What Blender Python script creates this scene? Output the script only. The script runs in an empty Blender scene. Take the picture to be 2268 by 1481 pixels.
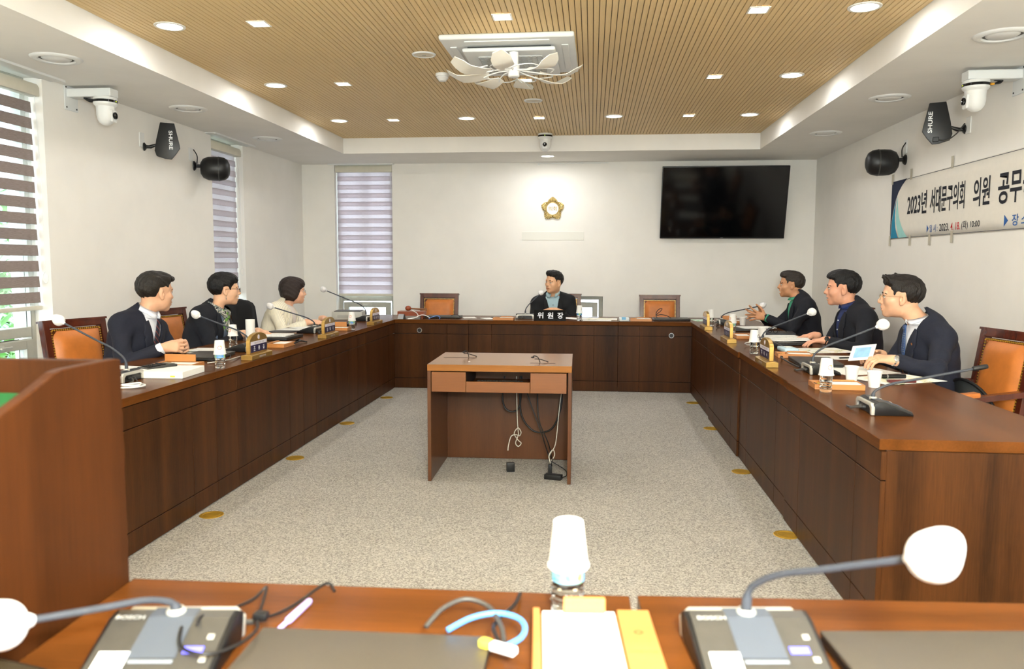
import bpy, bmesh, math, random
import numpy as np
from mathutils import Vector, Matrix
random.seed(7); np.random.seed(7)
SC = bpy.context.scene
COL = SC.collection
PI = math.pi

# ------------------------------------------------------------------ camera
cam_d = bpy.data.cameras.new('camera'); cam = bpy.data.objects.new('camera', cam_d); COL.objects.link(cam)
cam_d.sensor_width = 36.0; cam_d.lens = 28.0; cam_d.clip_start = 0.05; cam_d.clip_end = 200
_p, _y, _r = 0.0912, 0.0994, 0.00286
_f = Vector((-math.sin(_y)*math.cos(_p), math.cos(_y)*math.cos(_p), -math.sin(_p)))
_x = Vector((math.cos(_y), math.sin(_y), 0)); _u = _x.cross(_f)
_xr = _x*math.cos(_r) + _u*math.sin(_r); _ur = _u*math.cos(_r) - _x*math.sin(_r)
cam.matrix_world = Matrix(((_xr.x, _ur.x, -_f.x, 0), (_xr.y, _ur.y, -_f.y, 0), (_xr.z, _ur.z, -_f.z, 1.3595), (0, 0, 0, 1)))
cam_d.dof.use_dof = True; cam_d.dof.focus_distance = 6.5; cam_d.dof.aperture_fstop = 4.0
SC.camera = cam

# ------------------------------------------------------------------ world, exposure
SC.view_settings.view_transform = 'Standard'
SC.view_settings.look = 'None'
SC.view_settings.gamma = 1.0
SC.view_settings.use_curve_mapping = False
try:
    SC.cycles.max_bounces = 8; SC.cycles.glossy_bounces = 3; SC.cycles.transmission_bounces = 6
except Exception: pass
SC.view_settings.exposure = 0.66
wd = bpy.data.worlds.new('overcast_sky'); SC.world = wd; wd.use_nodes = True
bg = wd.node_tree.nodes['Background']; bg.inputs[0].default_value = (0.80, 0.90, 1.0, 1); bg.inputs[1].default_value = 7.0

# ------------------------------------------------------------------ large lights
def light(name, kind, loc, energy, color=(1, 1, 1), rot=(0, 0, 0), **kw):
    d = bpy.data.lights.new(name, kind); d.energy = energy; d.color = color
    for k, v in kw.items(): setattr(d, k, v)
    o = bpy.data.objects.new(name, d); COL.objects.link(o); o.location = loc; o.rotation_euler = rot
    return o
WARM = (0.98, 0.99, 1.0)
# the photographer's flash: a little direct light from above the lens, most of it bounced off the ceiling
light('camera_flash', 'POINT', (0.25, -0.10, 1.68), 280, (.83, .935, 1.0), shadow_soft_size=0.09)
light('camera_flash_bounce', 'SPOT', (0.0, -0.25, 1.75), 3700, (.83, .935, 1.0), rot=(math.radians(222), 0, 0), spot_size=math.radians(110), spot_blend=0.9, shadow_soft_size=0.06)

# ------------------------------------------------------------------ materials
def lin(c):
    c = c/255.0
    return c/12.92 if c <= 0.04045 else ((c+0.055)/1.055)**2.4
def rgb(r, g, b): return (lin(r), lin(g), lin(b), 1)
MATS = {}
def mat(name, col, rough=0.5, metal=0.0, var=0.0, scale=20.0, stretch=(1, 1, 1), bump=0.0, bscale=None, spec=0.5, coat=0.0, trans=0.0, ior=1.45, emit=0.0, alpha=1.0, sheen=0.0, detail=3.0, var2=None):
    """principled material with procedural noise tint and relief (object coordinates)"""
    if name in MATS: return MATS[name]
    m = bpy.data.materials.new(name); m.use_nodes = True
    nt = m.node_tree; b = nt.nodes['Principled BSDF']
    c = rgb(*col)
    b.inputs['Base Color'].default_value = c; b.inputs['Roughness'].default_value = rough
    b.inputs['Metallic'].default_value = metal; b.inputs['Specular IOR Level'].default_value = spec
    b.inputs['Coat Weight'].default_value = coat; b.inputs['Coat Roughness'].default_value = 0.12
    b.inputs['Transmission Weight'].default_value = trans; b.inputs['IOR'].default_value = ior
    b.inputs['Alpha'].default_value = alpha; b.inputs['Sheen Weight'].default_value = sheen
    if emit:
        b.inputs['Emission Color'].default_value = c; b.inputs['Emission Strength'].default_value = emit
    if var or bump:
        tc = nt.nodes.new('ShaderNodeTexCoord'); mp = nt.nodes.new('ShaderNodeMapping')
        mp.inputs['Scale'].default_value = stretch
        nt.links.new(tc.outputs['Object'], mp.inputs[0])
    if var:
        n = nt.nodes.new('ShaderNodeTexNoise'); n.inputs['Scale'].default_value = scale; n.inputs['Detail'].default_value = detail
        n.inputs['Roughness'].default_value = 0.6
        nt.links.new(mp.outputs[0], n.inputs['Vector'])
        r = nt.nodes.new('ShaderNodeValToRGB')
        d = var2 if var2 else tuple(max(0, v*(1-var)) for v in col)
        l = tuple(min(255, v*(1+var*0.6)) for v in col)
        r.color_ramp.elements[0].position = 0.3; r.color_ramp.elements[0].color = rgb(*d)
        r.color_ramp.elements[1].position = 0.7; r.color_ramp.elements[1].color = rgb(*l)
        nt.links.new(n.outputs['Fac'], r.inputs[0]); nt.links.new(r.outputs[0], b.inputs['Base Color'])
    if bump:
        n2 = nt.nodes.new('ShaderNodeTexNoise'); n2.inputs['Scale'].default_value = bscale or scale; n2.inputs['Detail'].default_value = 3
        nt.links.new(mp.outputs[0], n2.inputs['Vector'])
        bp = nt.nodes.new('ShaderNodeBump'); bp.inputs['Strength'].default_value = bump; bp.inputs['Distance'].default_value = 0.01
        nt.links.new(n2.outputs['Fac'], bp.inputs['Height']); nt.links.new(bp.outputs[0], b.inputs['Normal'])
    MATS[name] = m
    return m
def emis(name, col, strength):
    m = bpy.data.materials.new(name); m.use_nodes = True; nt = m.node_tree
    b = nt.nodes['Principled BSDF']; b.inputs['Base Color'].default_value = rgb(*col)
    b.inputs['Emission Color'].default_value = rgb(*col); b.inputs['Emission Strength'].default_value = strength
    return m
def wood(name, dark, lightc, rough=0.28, axis=2, scale=9.0, coat=0.0, band=1.0, spec=.5):
    """veneer: fine long grain plus broad darker and lighter bands along one axis"""
    m = bpy.data.materials.new(name); m.use_nodes = True; nt = m.node_tree; b = nt.nodes['Principled BSDF']
    tc = nt.nodes.new('ShaderNodeTexCoord'); N = nt.nodes.new
    def nz(sc, st, det):
        mp = N('ShaderNodeMapping'); mp.inputs['Scale'].default_value = st
        n = N('ShaderNodeTexNoise'); n.inputs['Scale'].default_value = sc; n.inputs['Detail'].default_value = det; n.inputs['Roughness'].default_value = .65
        nt.links.new(tc.outputs['Object'], mp.inputs[0]); nt.links.new(mp.outputs[0], n.inputs['Vector']); return n
    s1 = [1, 1, 1]; s1[axis] = 0.03; s2 = [1, 1, 1]; s2[axis] = 0.05
    a = nz(scale, s1, 2.0); c = nz(scale*22, s2, 3.0)
    mx = N('ShaderNodeMix'); mx.data_type = 'FLOAT'; mx.inputs[0].default_value = 0.33
    nt.links.new(a.outputs['Fac'], mx.inputs[2]); nt.links.new(c.outputs['Fac'], mx.inputs[3])
    r = N('ShaderNodeValToRGB'); r.color_ramp.elements[0].position = 0.5-0.2*band; r.color_ramp.elements[1].position = 0.5+0.2*band
    r.color_ramp.elements[0].color = rgb(*dark); r.color_ramp.elements[1].color = rgb(*lightc)
    nt.links.new(mx.outputs[0], r.inputs[0]); nt.links.new(r.outputs[0], b.inputs['Base Color'])
    b.inputs['Roughness'].default_value = rough; b.inputs['Coat Weight'].default_value = coat; b.inputs['Coat Roughness'].default_value = .15; b.inputs['Specular IOR Level'].default_value = spec
    bp = N('ShaderNodeBump'); bp.inputs['Strength'].default_value = 0.06; bp.inputs['Distance'].default_value = .003
    nt.links.new(c.outputs['Fac'], bp.inputs['Height']); nt.links.new(bp.outputs[0], b.inputs['Normal'])
    return m

# ------------------------------------------------------------------ mesh helpers
def BM(): return bmesh.new()
def box(bm, x0, x1, y0, y1, z0, z1):
    v = [bm.verts.new(p) for p in ((x0,y0,z0),(x1,y0,z0),(x1,y1,z0),(x0,y1,z0),(x0,y0,z1),(x1,y0,z1),(x1,y1,z1),(x0,y1,z1))]
    for f in ((3,2,1,0),(4,5,6,7),(0,1,5,4),(1,2,6,5),(2,3,7,6),(3,0,4,7)): bm.faces.new([v[i] for i in f])
    return bm
def bevel(bm, w=0.003, seg=2, limit=0.6):
    bmesh.ops.remove_doubles(bm, verts=bm.verts[:], dist=1e-6)
    e = [e for e in bm.edges if len(e.link_faces) == 2 and e.calc_face_angle(0) > limit]
    bmesh.ops.bevel(bm, geom=e, offset=w, segments=seg, affect='EDGES', profile=0.6)
    return bm
def bbox_(x0, x1, y0, y1, z0, z1, w=0.003, seg=2): return bevel(box(BM(), x0, x1, y0, y1, z0, z1), w, seg)
def prism(bm, pts, h0, h1, axis='z'):
    """polygon in a plane extruded between h0 and h1 (axis z: pts xy; y: pts xz; x: pts yz)"""
    def P(a, b, h): return (a, b, h) if axis == 'z' else ((a, h, b) if axis == 'y' else (h, a, b))
    lo = [bm.verts.new(P(a, b, h0)) for a, b in pts]; hi = [bm.verts.new(P(a, b, h1)) for a, b in pts]
    n = len(pts)
    bm.faces.new(lo[::-1]); bm.faces.new(hi)
    for i in range(n): bm.faces.new((lo[i], lo[(i+1) % n], hi[(i+1) % n], hi[i]))
    bmesh.ops.recalc_face_normals(bm, faces=bm.faces[:])
    return bm
def lathe(bm, prof, n=24, cx=0, cy=0, cap=True):
    """profile of (r, z) turned about the z axis"""
    rings = []
    for r, z in prof:
        if r < 1e-6: rings.append([bm.verts.new((cx, cy, z))])
        else: rings.append([bm.verts.new((cx+r*math.cos(2*PI*i/n), cy+r*math.sin(2*PI*i/n), z)) for i in range(n)])
    for a, b in zip(rings, rings[1:]):
        for i in range(n):
            j = (i+1) % n
            if len(a) == 1 and len(b) == 1: continue
            if len(a) == 1: bm.faces.new((a[0], b[j], b[i]))
            elif len(b) == 1: bm.faces.new((a[i], a[j], b[0]))
            else: bm.faces.new((a[i], a[j], b[j], b[i]))
    if cap:
        if len(rings[0]) > 1: bm.faces.new(rings[0][::-1])
        if len(rings[-1]) > 1: bm.faces.new(rings[-1])
    bmesh.ops.recalc_face_normals(bm, faces=bm.faces[:])
    return bm
def smoothpath(pts, sub=6):
    """Catmull-Rom through points"""
    P = [Vector(p) for p in pts]
    if len(P) < 3: return P
    out = []
    for i in range(len(P)-1):
        p0 = P[max(i-1, 0)]; p1 = P[i]; p2 = P[i+1]; p3 = P[min(i+2, len(P)-1)]
        for k in range(sub):
            t = k/sub
            out.append(0.5*((2*p1)+(p2-p0)*t+(2*p0-5*p1+4*p2-p3)*t*t+(3*p1-p0-3*p2+p3)*t**3))
    out.append(P[-1]); return out
def tube(bm, path, r, n=8, closed=False):
    """round tube along a path; r is one radius or one per point"""
    P = [Vector(p) for p in path]; R = r if isinstance(r, (list, tuple)) else [r]*len(P)
    rings = []; up = None
    for i, p in enumerate(P):
        a = P[i-1] if (i > 0 or closed) else p; b = P[(i+1) % len(P)] if (i < len(P)-1 or closed) else p
        t = (b-a).normalized() if (b-a).length > 1e-9 else Vector((0, 0, 1))
        if up is None:
            up = Vector((0, 0, 1)) if abs(t.z) < .9 else Vector((1, 0, 0))
        s = t.cross(up)
        if s.length < 1e-5: s = t.cross(Vector((0.3, 1, .2)))
        s.normalize(); up = s.cross(t).normalized()
        rings.append([bm.verts.new(p+(s*math.cos(2*PI*k/n)+up*math.sin(2*PI*k/n))*R[i]) for k in range(n)])
    m = len(rings)
    for i in range(m if closed else m-1):
        a = rings[i]; b = rings[(i+1) % m]
        for k in range(n): bm.faces.new((a[k], a[(k+1) % n], b[(k+1) % n], b[k]))
    if not closed:
        bm.faces.new(rings[0][::-1]); bm.faces.new(rings[-1])
    bmesh.ops.recalc_face_normals(bm, faces=bm.faces[:])
    return bm
def ell(bm, c, r, u=16, v=10):
    g = bmesh.ops.create_uvsphere(bm, u_segments=u, v_segments=v, radius=1)
    for q in g['verts']: q.co = Vector((c[0]+q.co.x*r[0], c[1]+q.co.y*r[1], c[2]+q.co.z*r[2]))
    return bm
def xf(bm, M, verts=None):
    bmesh.ops.transform(bm, matrix=M, verts=verts or bm.verts[:]); return bm
def me_of(name, bm, m, smooth=None):
    me = bpy.data.meshes.new(name); bm.to_mesh(me); bm.free()
    if m: me.materials.append(m)
    if smooth is not None:
        for p in me.polygons: p.use_smooth = True
        if smooth < 3.1: me.set_sharp_from_angle(angle=smooth)
    return me
def obj(name, bm, m, parent=None, smooth=None, loc=None, rot=None, label=None):
    me = bm if isinstance(bm, bpy.types.Mesh) else me_of(name, bm, m, smooth)
    o = bpy.data.objects.new(name, me); COL.objects.link(o)
    if parent: o.parent = parent
    if loc: o.location = loc
    if rot: o.rotation_euler = rot
    if label: o['label'] = label
    return o
def thing(name, label, cat, loc=(0, 0, 0), rotz=0, group=None, rot=None):
    o = bpy.data.objects.new(name, None); COL.objects.link(o); o.empty_display_size = .05
    o.location = loc; o.rotation_euler = rot or (0, 0, rotz); tag(o, label, cat, group)
    return o
def tag(o, label, cat, group=None):
    o['label'] = label; o['category'] = cat
    if group: o['group'] = group
    return o
def struct(name, bm, m, label=None, smooth=None, cat=None):
    o = obj(name, bm, m, smooth=smooth); o['kind'] = 'structure'
    if label: o['label'] = label
    if cat: o['category'] = cat
    return o
def text(body, m, width=None, height=None, parent=None, M=None, name='lettering', bold=0.0, extrude=0.0006, squeeze=None, spacing=1.0):
    """flat lettering in the local xy plane, centred, fitted to width x height, then placed by matrix M"""
    cu = bpy.data.curves.new('t', 'FONT'); cu.body = body; cu.align_x = 'CENTER'; cu.align_y = 'CENTER'
    cu.size = 1; cu.offset = bold; cu.extrude = 0.0; cu.space_character = spacing; cu.resolution_u = 3
    to = bpy.data.objects.new('t', cu); COL.objects.link(to)
    dg = bpy.context.evaluated_depsgraph_get(); me = bpy.data.meshes.new_from_object(to.evaluated_get(dg))
    bpy.data.objects.remove(to); bpy.data.curves.remove(cu)
    co = np.empty(len(me.vertices)*3); me.vertices.foreach_get('co', co); co = co.reshape(-1, 3)
    if len(co):
        lo, hi = co.min(0), co.max(0); c = (lo+hi)/2; s = hi-lo
        sx = width/s[0] if width else None; sy = height/s[1] if height else None
        if sx is None: sx = sy
        if sy is None: sy = sx
        co = (co-c)*np.array([sx, sy, 1]); me.vertices.foreach_set('co', co.ravel())
    me.materials.clear(); me.materials.append(m); me.name = name
    o = bpy.data.objects.new(name, me); COL.objects.link(o)
    if parent: o.parent = parent
    if M is not None: o.matrix_local = M
    return o
def frame_m(origin, xdir, ydir):
    x = Vector(xdir).normalized(); y = Vector(ydir).normalized(); z = x.cross(y)
    return Matrix(((x.x, y.x, z.x, origin[0]), (x.y, y.y, z.y, origin[1]), (x.z, y.z, z.z, origin[2]), (0, 0, 0, 1)))
def dup(root, loc, rotz=None, label=None, group=None, rot=None):
    r = root.copy(); COL.objects.link(r); r.location = loc
    if rot: r.rotation_euler = rot
    elif rotz is not None: r.rotation_euler = (0, 0, rotz)
    if label: r['label'] = label
    if group: r['group'] = group
    for ch in list(root.children):
        c = ch.copy(); COL.objects.link(c); c.parent = r
        for g in ch.children:
            d = g.copy(); COL.objects.link(d); d.parent = c
    return r

# palette
M_WALL = mat('wall_paint', (240, 236, 228), .85, var=.012, scale=3, bump=.02, bscale=120)
M_SOFF = mat('ceiling_paint', (242, 239, 232), .9, var=.012, scale=3)
M_WHITE = mat('white_plastic', (232, 232, 228), .4, var=.01, scale=8)
M_WHITEM = mat('white_metal', (226, 228, 226), .45, var=.01, scale=8)
M_BLACK = mat('black_plastic', (20, 20, 21), .42, var=.08, scale=30)
M_BLACKG = mat('black_gloss', (10, 10, 11), .12, var=.05, scale=5)
M_DGREY = mat('dark_grey_plastic', (58, 57, 55), .42, var=.05, scale=30)
M_SILVER = mat('silver_plastic', (196, 194, 184), .35, metal=.35, var=.03, scale=30)
M_STEEL = mat('steel', (170, 170, 168), .3, metal=1, var=.04, scale=30)
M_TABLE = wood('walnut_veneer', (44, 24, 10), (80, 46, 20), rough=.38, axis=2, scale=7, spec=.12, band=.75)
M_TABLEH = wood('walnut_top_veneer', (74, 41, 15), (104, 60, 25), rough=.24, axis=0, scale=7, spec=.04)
M_CARC = mat('carcass_shadow_board', (46, 27, 16), .7, var=.1, scale=12)
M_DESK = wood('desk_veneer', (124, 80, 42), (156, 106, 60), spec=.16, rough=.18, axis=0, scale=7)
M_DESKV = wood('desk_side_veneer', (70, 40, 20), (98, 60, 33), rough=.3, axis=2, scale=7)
M_DRAWER = wood('drawer_veneer', (106, 62, 28), (128, 78, 37), rough=.35, axis=0, scale=8)
M_OAK = wood('ceiling_oak', (212, 180, 124), (234, 206, 154), rough=.55, axis=1, scale=10)
M_TRAY = wood('tray_wood', (176, 112, 56), (198, 134, 74), rough=.4, axis=0, scale=10)
M_CHAIRW = wood('chair_mahogany', (62, 24, 14), (94, 40, 22), rough=.22, axis=2, scale=8, coat=.3)
M_LEATHER = mat('tan_leather', (190, 112, 48), .42, var=.06, scale=12, bump=.12, bscale=260)
M_GOLD = mat('brushed_gold', (188, 152, 84), .32, metal=.75, var=.06, scale=40, stretch=(1, 1, 8))
M_BRASS = mat('brass', (206, 164, 56), .35, metal=.55, var=.08, scale=20)
M_PAPER = mat('paper', (244, 243, 236), .7, var=.01, scale=10)
M_FRAME = mat('window_frame_grey', (176, 174, 162), .5, var=.03, scale=12)
# ================================================================== the room
XL, XR, YB, YF, ZS, ZW = -3.75, 2.70, 10.13, -2.6, 2.60, 2.774
CL, CR, CB, CF = -2.883, 1.827, 9.148, -1.6          # recessed wooden field of the ceiling
W1 = (4.47, 5.22); W2 = (7.65, 8.37); W3 = (-3.318, -2.56); W4 = (-0.60, 0.143)
ZSILL = 0.35

def carpet():
    m = bpy.data.materials.new('loop_pile_carpet'); m.use_nodes = True; nt = m.node_tree; b = nt.nodes['Principled BSDF']
    N = nt.nodes.new; tc = N('ShaderNodeTexCoord')
    v = N('ShaderNodeTexVoronoi'); v.inputs['Scale'].default_value = 170
    n = N('ShaderNodeTexNoise'); n.inputs['Scale'].default_value = 120; n.inputs['Detail'].default_value = 4; n.inputs['Roughness'].default_value = .8
    g = N('ShaderNodeTexNoise'); g.inputs['Scale'].default_value = 1.1; g.inputs['Detail'].default_value = 2
    for q in (v, n, g): nt.links.new(tc.outputs['Object'], q.inputs['Vector'])
    r = N('ShaderNodeValToRGB'); e = r.color_ramp.elements
    e[0].position = .3; e[0].color = rgb(108, 104, 97); e[1].position = .68; e[1].color = rgb(189, 184, 175)
    x = r.color_ramp.elements.new(.48); x.color = rgb(155, 150, 141)
    mx = N('ShaderNodeMix'); mx.data_type = 'FLOAT'; mx.inputs[0].default_value = .4
    s = N('ShaderNodeSeparateColor'); nt.links.new(v.outputs['Color'], s.inputs[0])
    nt.links.new(n.outputs['Fac'], mx.inputs[2]); nt.links.new(s.outputs[0], mx.inputs[3])
    m2 = N('ShaderNodeMix'); m2.data_type = 'FLOAT'; m2.inputs[0].default_value = .12
    nt.links.new(mx.outputs[0], m2.inputs[2]); nt.links.new(g.outputs['Fac'], m2.inputs[3])
    nt.links.new(m2.outputs[0], r.inputs[0]); nt.links.new(r.outputs[0], b.inputs['Base Color'])
    b.inputs['Roughness'].default_value = .95; b.inputs['Sheen Weight'].default_value = .1
    bp = N('ShaderNodeBump'); bp.inputs['Strength'].default_value = .6; bp.inputs['Distance'].default_value = .006
    nt.links.new(mx.outputs[0], bp.inputs['Height']); nt.links.new(bp.outputs[0], b.inputs['Normal'])
    return m
struct('floor', box(BM(), XL-.3, XR+.3, YF-.3, YB+.3, -.12, 0), carpet())

# walls (left and back with window openings)
bm = BM(); T = .30
ys = [YF-.3, W1[0], W1[1], W2[0], W2[1], YB]
for a, b in ((ys[0], ys[1]), (ys[2], ys[3]), (ys[4], ys[5])): box(bm, XL-T, XL, a, b, 0, ZS+.35)
for w in (W1, W2): box(bm, XL-T, XL, w[0], w[1], 0, ZSILL); box(bm, XL-T, XL, w[0], w[1], ZS, ZS+.35)
struct('wall_left', bm, M_WALL)
bm = BM()
for a, b in ((XL-T, W3[0]), (W3[1], W4[0]), (W4[1], XR+.3)): box(bm, a, b, YB, YB+T, 0, ZS+.35)
box(bm, W3[0], W3[1], YB, YB+T, 0, ZSILL); box(bm, W3[0], W3[1], YB, YB+T, ZS, ZS+.35)
box(bm, W4[0], W4[1], YB, YB+T, 0, ZSILL); box(bm, W4[0], W4[1], YB, YB+T, .925, ZS+.35)
struct('wall_back', bm, M_WALL)
struct('wall_right', box(BM(), XR, XR+.3, YF-.3, YB, 0, ZS+.35), M_WALL)
struct('wall_front', box(BM(), XL, XR, YF-.3, YF, 0, ZS+.35), M_WALL)

# lowered white border of the ceiling, then the oak slats of the raised field
bm = BM()
box(bm, XL, CL, YF, YB, ZS, ZW+.16); box(bm, CR, XR, YF, YB, ZS, ZW+.16)
box(bm, CL, CR, CB, YB, ZS, ZW+.16); box(bm, CL, CR, YF, CF, ZS, ZW+.16)
ceil = struct('ceiling', bm, M_SOFF)
o = obj('backing_board', box(BM(), CL, CR, CF, CB, ZW+.012, ZW+.16), mat('backing_dark', (70, 48, 26), .9, var=.1), ceil)
pitch = (CR-CL)/136
sl = me_of('slat', bevel(box(BM(), 0, pitch-.0042, 0, CB-CF, 0, .014), .0012, 1), M_OAK)
for i in range(136):
    o = bpy.data.objects.new('slat', sl); COL.objects.link(o); o.parent = ceil; o.location = (CL+i*pitch+.002, CF, ZW+random.uniform(0, .0012))
# flush access panel outlines in the slats
# curtain pockets over the windows
for i, (w, ax) in enumerate(((W1, 'x'), (W2, 'x'), (W3, 'y'))):
    bm = BM()
    if ax == 'x':
        box(bm, XL-.02, XL+.11, w[0]-.12, w[1]+.09, ZS-.010, ZS+.001); box(bm, XL+.095, XL+.112, w[0]-.12, w[1]+.09, ZS-.016, ZS-.009)
    else:
        box(bm, w[0]-.06, w[1]+.03, YB-.08, YB+.02, ZS-.010, ZS+.001); box(bm, w[0]-.06, w[1]+.03, YB-.082, YB-.066, ZS-.016, ZS-.009)
    struct('trim_%d' % (i+1), bm, M_WHITE)

# windows: frame, panes, opening lower sash with handle
M_GLASS = mat('window_glass', (236, 246, 250), .02, trans=1.0, ior=1.02, spec=.3)
def window(n, width, zs, zt, ztrans, M, upper=True, handle=True):
    """built in a local frame: x across, y outward, z up"""
    f = BM(); t = .05
    box(f, 0, t, 0, .07, zs, zt); box(f, width-t, width, 0, .07, zs, zt)
    box(f, t, width-t, 0, .07, zt-t, zt); box(f, t, width-t, 0, .07, zs, zs+.05)
    if upper: box(f, t, width-t, 0, .075, ztrans-.07, ztrans)
    bevel(f, .004, 1)
    o = struct('window_%d' % n, f, M_FRAME); o.matrix_world = M
    if upper:
        obj('pane', box(BM(), t, width-t, .03, .036, ztrans, zt-t), M_GLASS, o)
        obj('mullion', bevel(box(BM(), width*.46, width*.46+.05, .02, .06, ztrans, zt-t), .003, 1), M_FRAME, o)
    s = BM(); z1 = ztrans-.085; z0 = zs+.055; a = t+.015; b = width-t-.015; k = .065
    box(s, a, a+k, -.02, .04, z0, z1); box(s, b-k, b, -.02, .04, z0, z1); box(s, a+k, b-k, -.02, .04, z1-k, z1); box(s, a+k, b-k, -.02, .04, z0, z0+k)
    sash = obj('sash', bevel(s, .004, 1), M_FRAME, o)
    obj('pane', box(BM(), a+k, b-k, .005, .011, z0+k, z1-k), M_GLASS, o)
    if handle:
        h = BM(); c = width/2
        box(h, c-.06, c+.02, -.034, -.02, z1-.05, z1-.018); box(h, c-.03, c+.075, -.052, -.036, z1-.042, z1-.028)
        obj('handle', bevel(h, .003, 1), M_SILVER, o)
    return o
ML = lambda y0: Matrix(((0, -1, 0, XL-.13), (1, 0, 0, y0), (0, 0, 1, 0), (0, 0, 0, 1)))
MBk = lambda x0: Matrix(((1, 0, 0, x0), (0, 1, 0, YB+.13), (0, 0, 1, 0), (0, 0, 0, 1)))
window(1, W1[1]-W1[0], ZSILL, ZS, .90, ML(W1[0]))
window(2, W2[1]-W2[0], ZSILL, ZS, .90, ML(W2[0]))
window(3, W3[1]-W3[0], ZSILL, ZS, .905, MBk(W3[0]))
window(4, W4[1]-W4[0], ZSILL, .925, .925, MBk(W4[0]), upper=False, handle=False)
# pale reveal boards on the window jambs
# zebra roller blinds
def fabric(name, col, dark, tr):
    m = bpy.data.materials.new(name); m.use_nodes = True; nt = m.node_tree; b = nt.nodes['Principled BSDF']; N = nt.nodes.new
    tc = N('ShaderNodeTexCoord'); mp = N('ShaderNodeMapping'); mp.inputs['Scale'].default_value = (6, 6, 160)
    n = N('ShaderNodeTexNoise'); n.inputs['Scale'].default_value = 4; n.inputs['Detail'].default_value = 4
    nt.links.new(tc.outputs['Object'], mp.inputs[0]); nt.links.new(mp.outputs[0], n.inputs['Vector'])
    r = N('ShaderNodeValToRGB'); r.color_ramp.elements[0].position = .3; r.color_ramp.elements[1].position = .7
    r.color_ramp.elements[0].color = rgb(*dark); r.color_ramp.elements[1].color = rgb(*col)
    nt.links.new(n.outputs['Fac'], r.inputs[0]); nt.links.new(r.outputs[0], b.inputs['Base Color']); b.inputs['Roughness'].default_value = .9
    t = N('ShaderNodeBsdfTranslucent'); nt.links.new(r.outputs[0], t.inputs[0])
    ms = N('ShaderNodeMixShader'); ms.inputs[0].default_value = tr
    nt.links.new(b.outputs[0], ms.inputs[1]); nt.links.new(t.outputs[0], ms.inputs[2]); nt.links.new(ms.outputs[0], nt.nodes['Material Output'].inputs[0])
    return m
M_BAND = fabric('blind_band_taupe', (168, 154, 150), (132, 118, 114), .25)
M_BAND2 = fabric('blind_band_grey', (218, 208, 210), (198, 187, 190), .55)
M_BAND3 = fabric('blind_band_pale', (232, 226, 228), (212, 204, 206), .6)
M_CREAM = mat('cream_aluminium', (214, 208, 190), .45, var=.02, scale=10)
M_SHEER = mat('sheer_voile', (240, 246, 244), .9, alpha=.22)
def blind(label, width, ztop, zbot, M, opened):
    t = thing('roller_blind', label, 'blind'); t.matrix_world = M
    c = BM(); prism(c, [(0, 0), (.075, 0), (.075, .07), (.05, .085), (.015, .085), (0, .06)], 0, width, 'x')
    cas = obj('cassette', bevel(c, .006, 2), M_CREAM, t, .6, loc=(0, -.07, ztop))
    r = bevel(box(BM(), .006, width-.006, -.018, .012, zbot, zbot+.03), .006, 2); obj('bottom_rail', r, M_CREAM, t, .6)
    z = ztop; per = .108; k = 0
    hb = .074 if opened else .060
    front = me_of('band', bevel(box(BM(), .008, width-.008, -.0015, .0015, 0, hb), .0005, 1), M_BAND if opened else M_BAND2)
    back = me_of('band', bevel(box(BM(), .008, width-.008, -.0015, .0015, 0, .060), .0005, 1), M_BAND3)
    while z - per > zbot+.01:
        z -= per
        o = bpy.data.objects.new('band', front); COL.objects.link(o); o.parent = t; o.location = (0, -.006, z); o.rotation_euler = (math.radians(-3), 0, 0)
        if not opened:
            o = bpy.data.objects.new('band', back); COL.objects.link(o); o.parent = t; o.location = (0, .004, z+.052)
    if not opened and z > zbot+.02:
        o = obj('band', box(BM(), .008, width-.008, -.0015, .0015, zbot+.005, z+.004), M_BAND3, t); o.location = (0, .004, 0)
    s = box(BM(), .008, width-.008, .0092, .0096, zbot+.03, ztop); obj('sheer', s, M_SHEER, t)
    cd = BM()
    tube(cd, [(width-.03, -.05, ztop+.02), (width+.004, -.045, ztop-.5), (width+.004, -.045, 1.28)], .0022, 6)
    ring = [(width+.004, -.045+.02*math.cos(a), 1.24+.04*math.sin(a)) for a in np.linspace(0, 2*PI, 17)[:-1]]
    tube(cd, ring, .0025, 6, closed=True); obj('pull_cord', cd, M_WHITE, t, 1)
    return t
MLb = lambda y0: Matrix(((0, -1, 0, XL-.085), (1, 0, 0, y0), (0, 0, 1, 0), (0, 0, 0, 1)))
MBb = lambda x0: Matrix(((1, 0, 0, x0), (0, 1, 0, YB+.08), (0, 0, 1, 0), (0, 0, 0, 1)))
blind('half-open zebra roller blind with daylight between its taupe bands, nearest on left wall', W1[1]-W1[0]-.01, 2.47, 1.015, MLb(W1[0]+.005), True)
blind('closed grey zebra roller blind in left wall window behind the wall speaker', W2[1]-W2[0]-.01, 2.47, 1.0, MLb(W2[0]+.005), False)
blind('closed grey-pink zebra roller blind on back wall, left of emblem', W3[1]-W3[0]-.01, 2.50, .905, MBb(W3[0]+.005), False)

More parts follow.
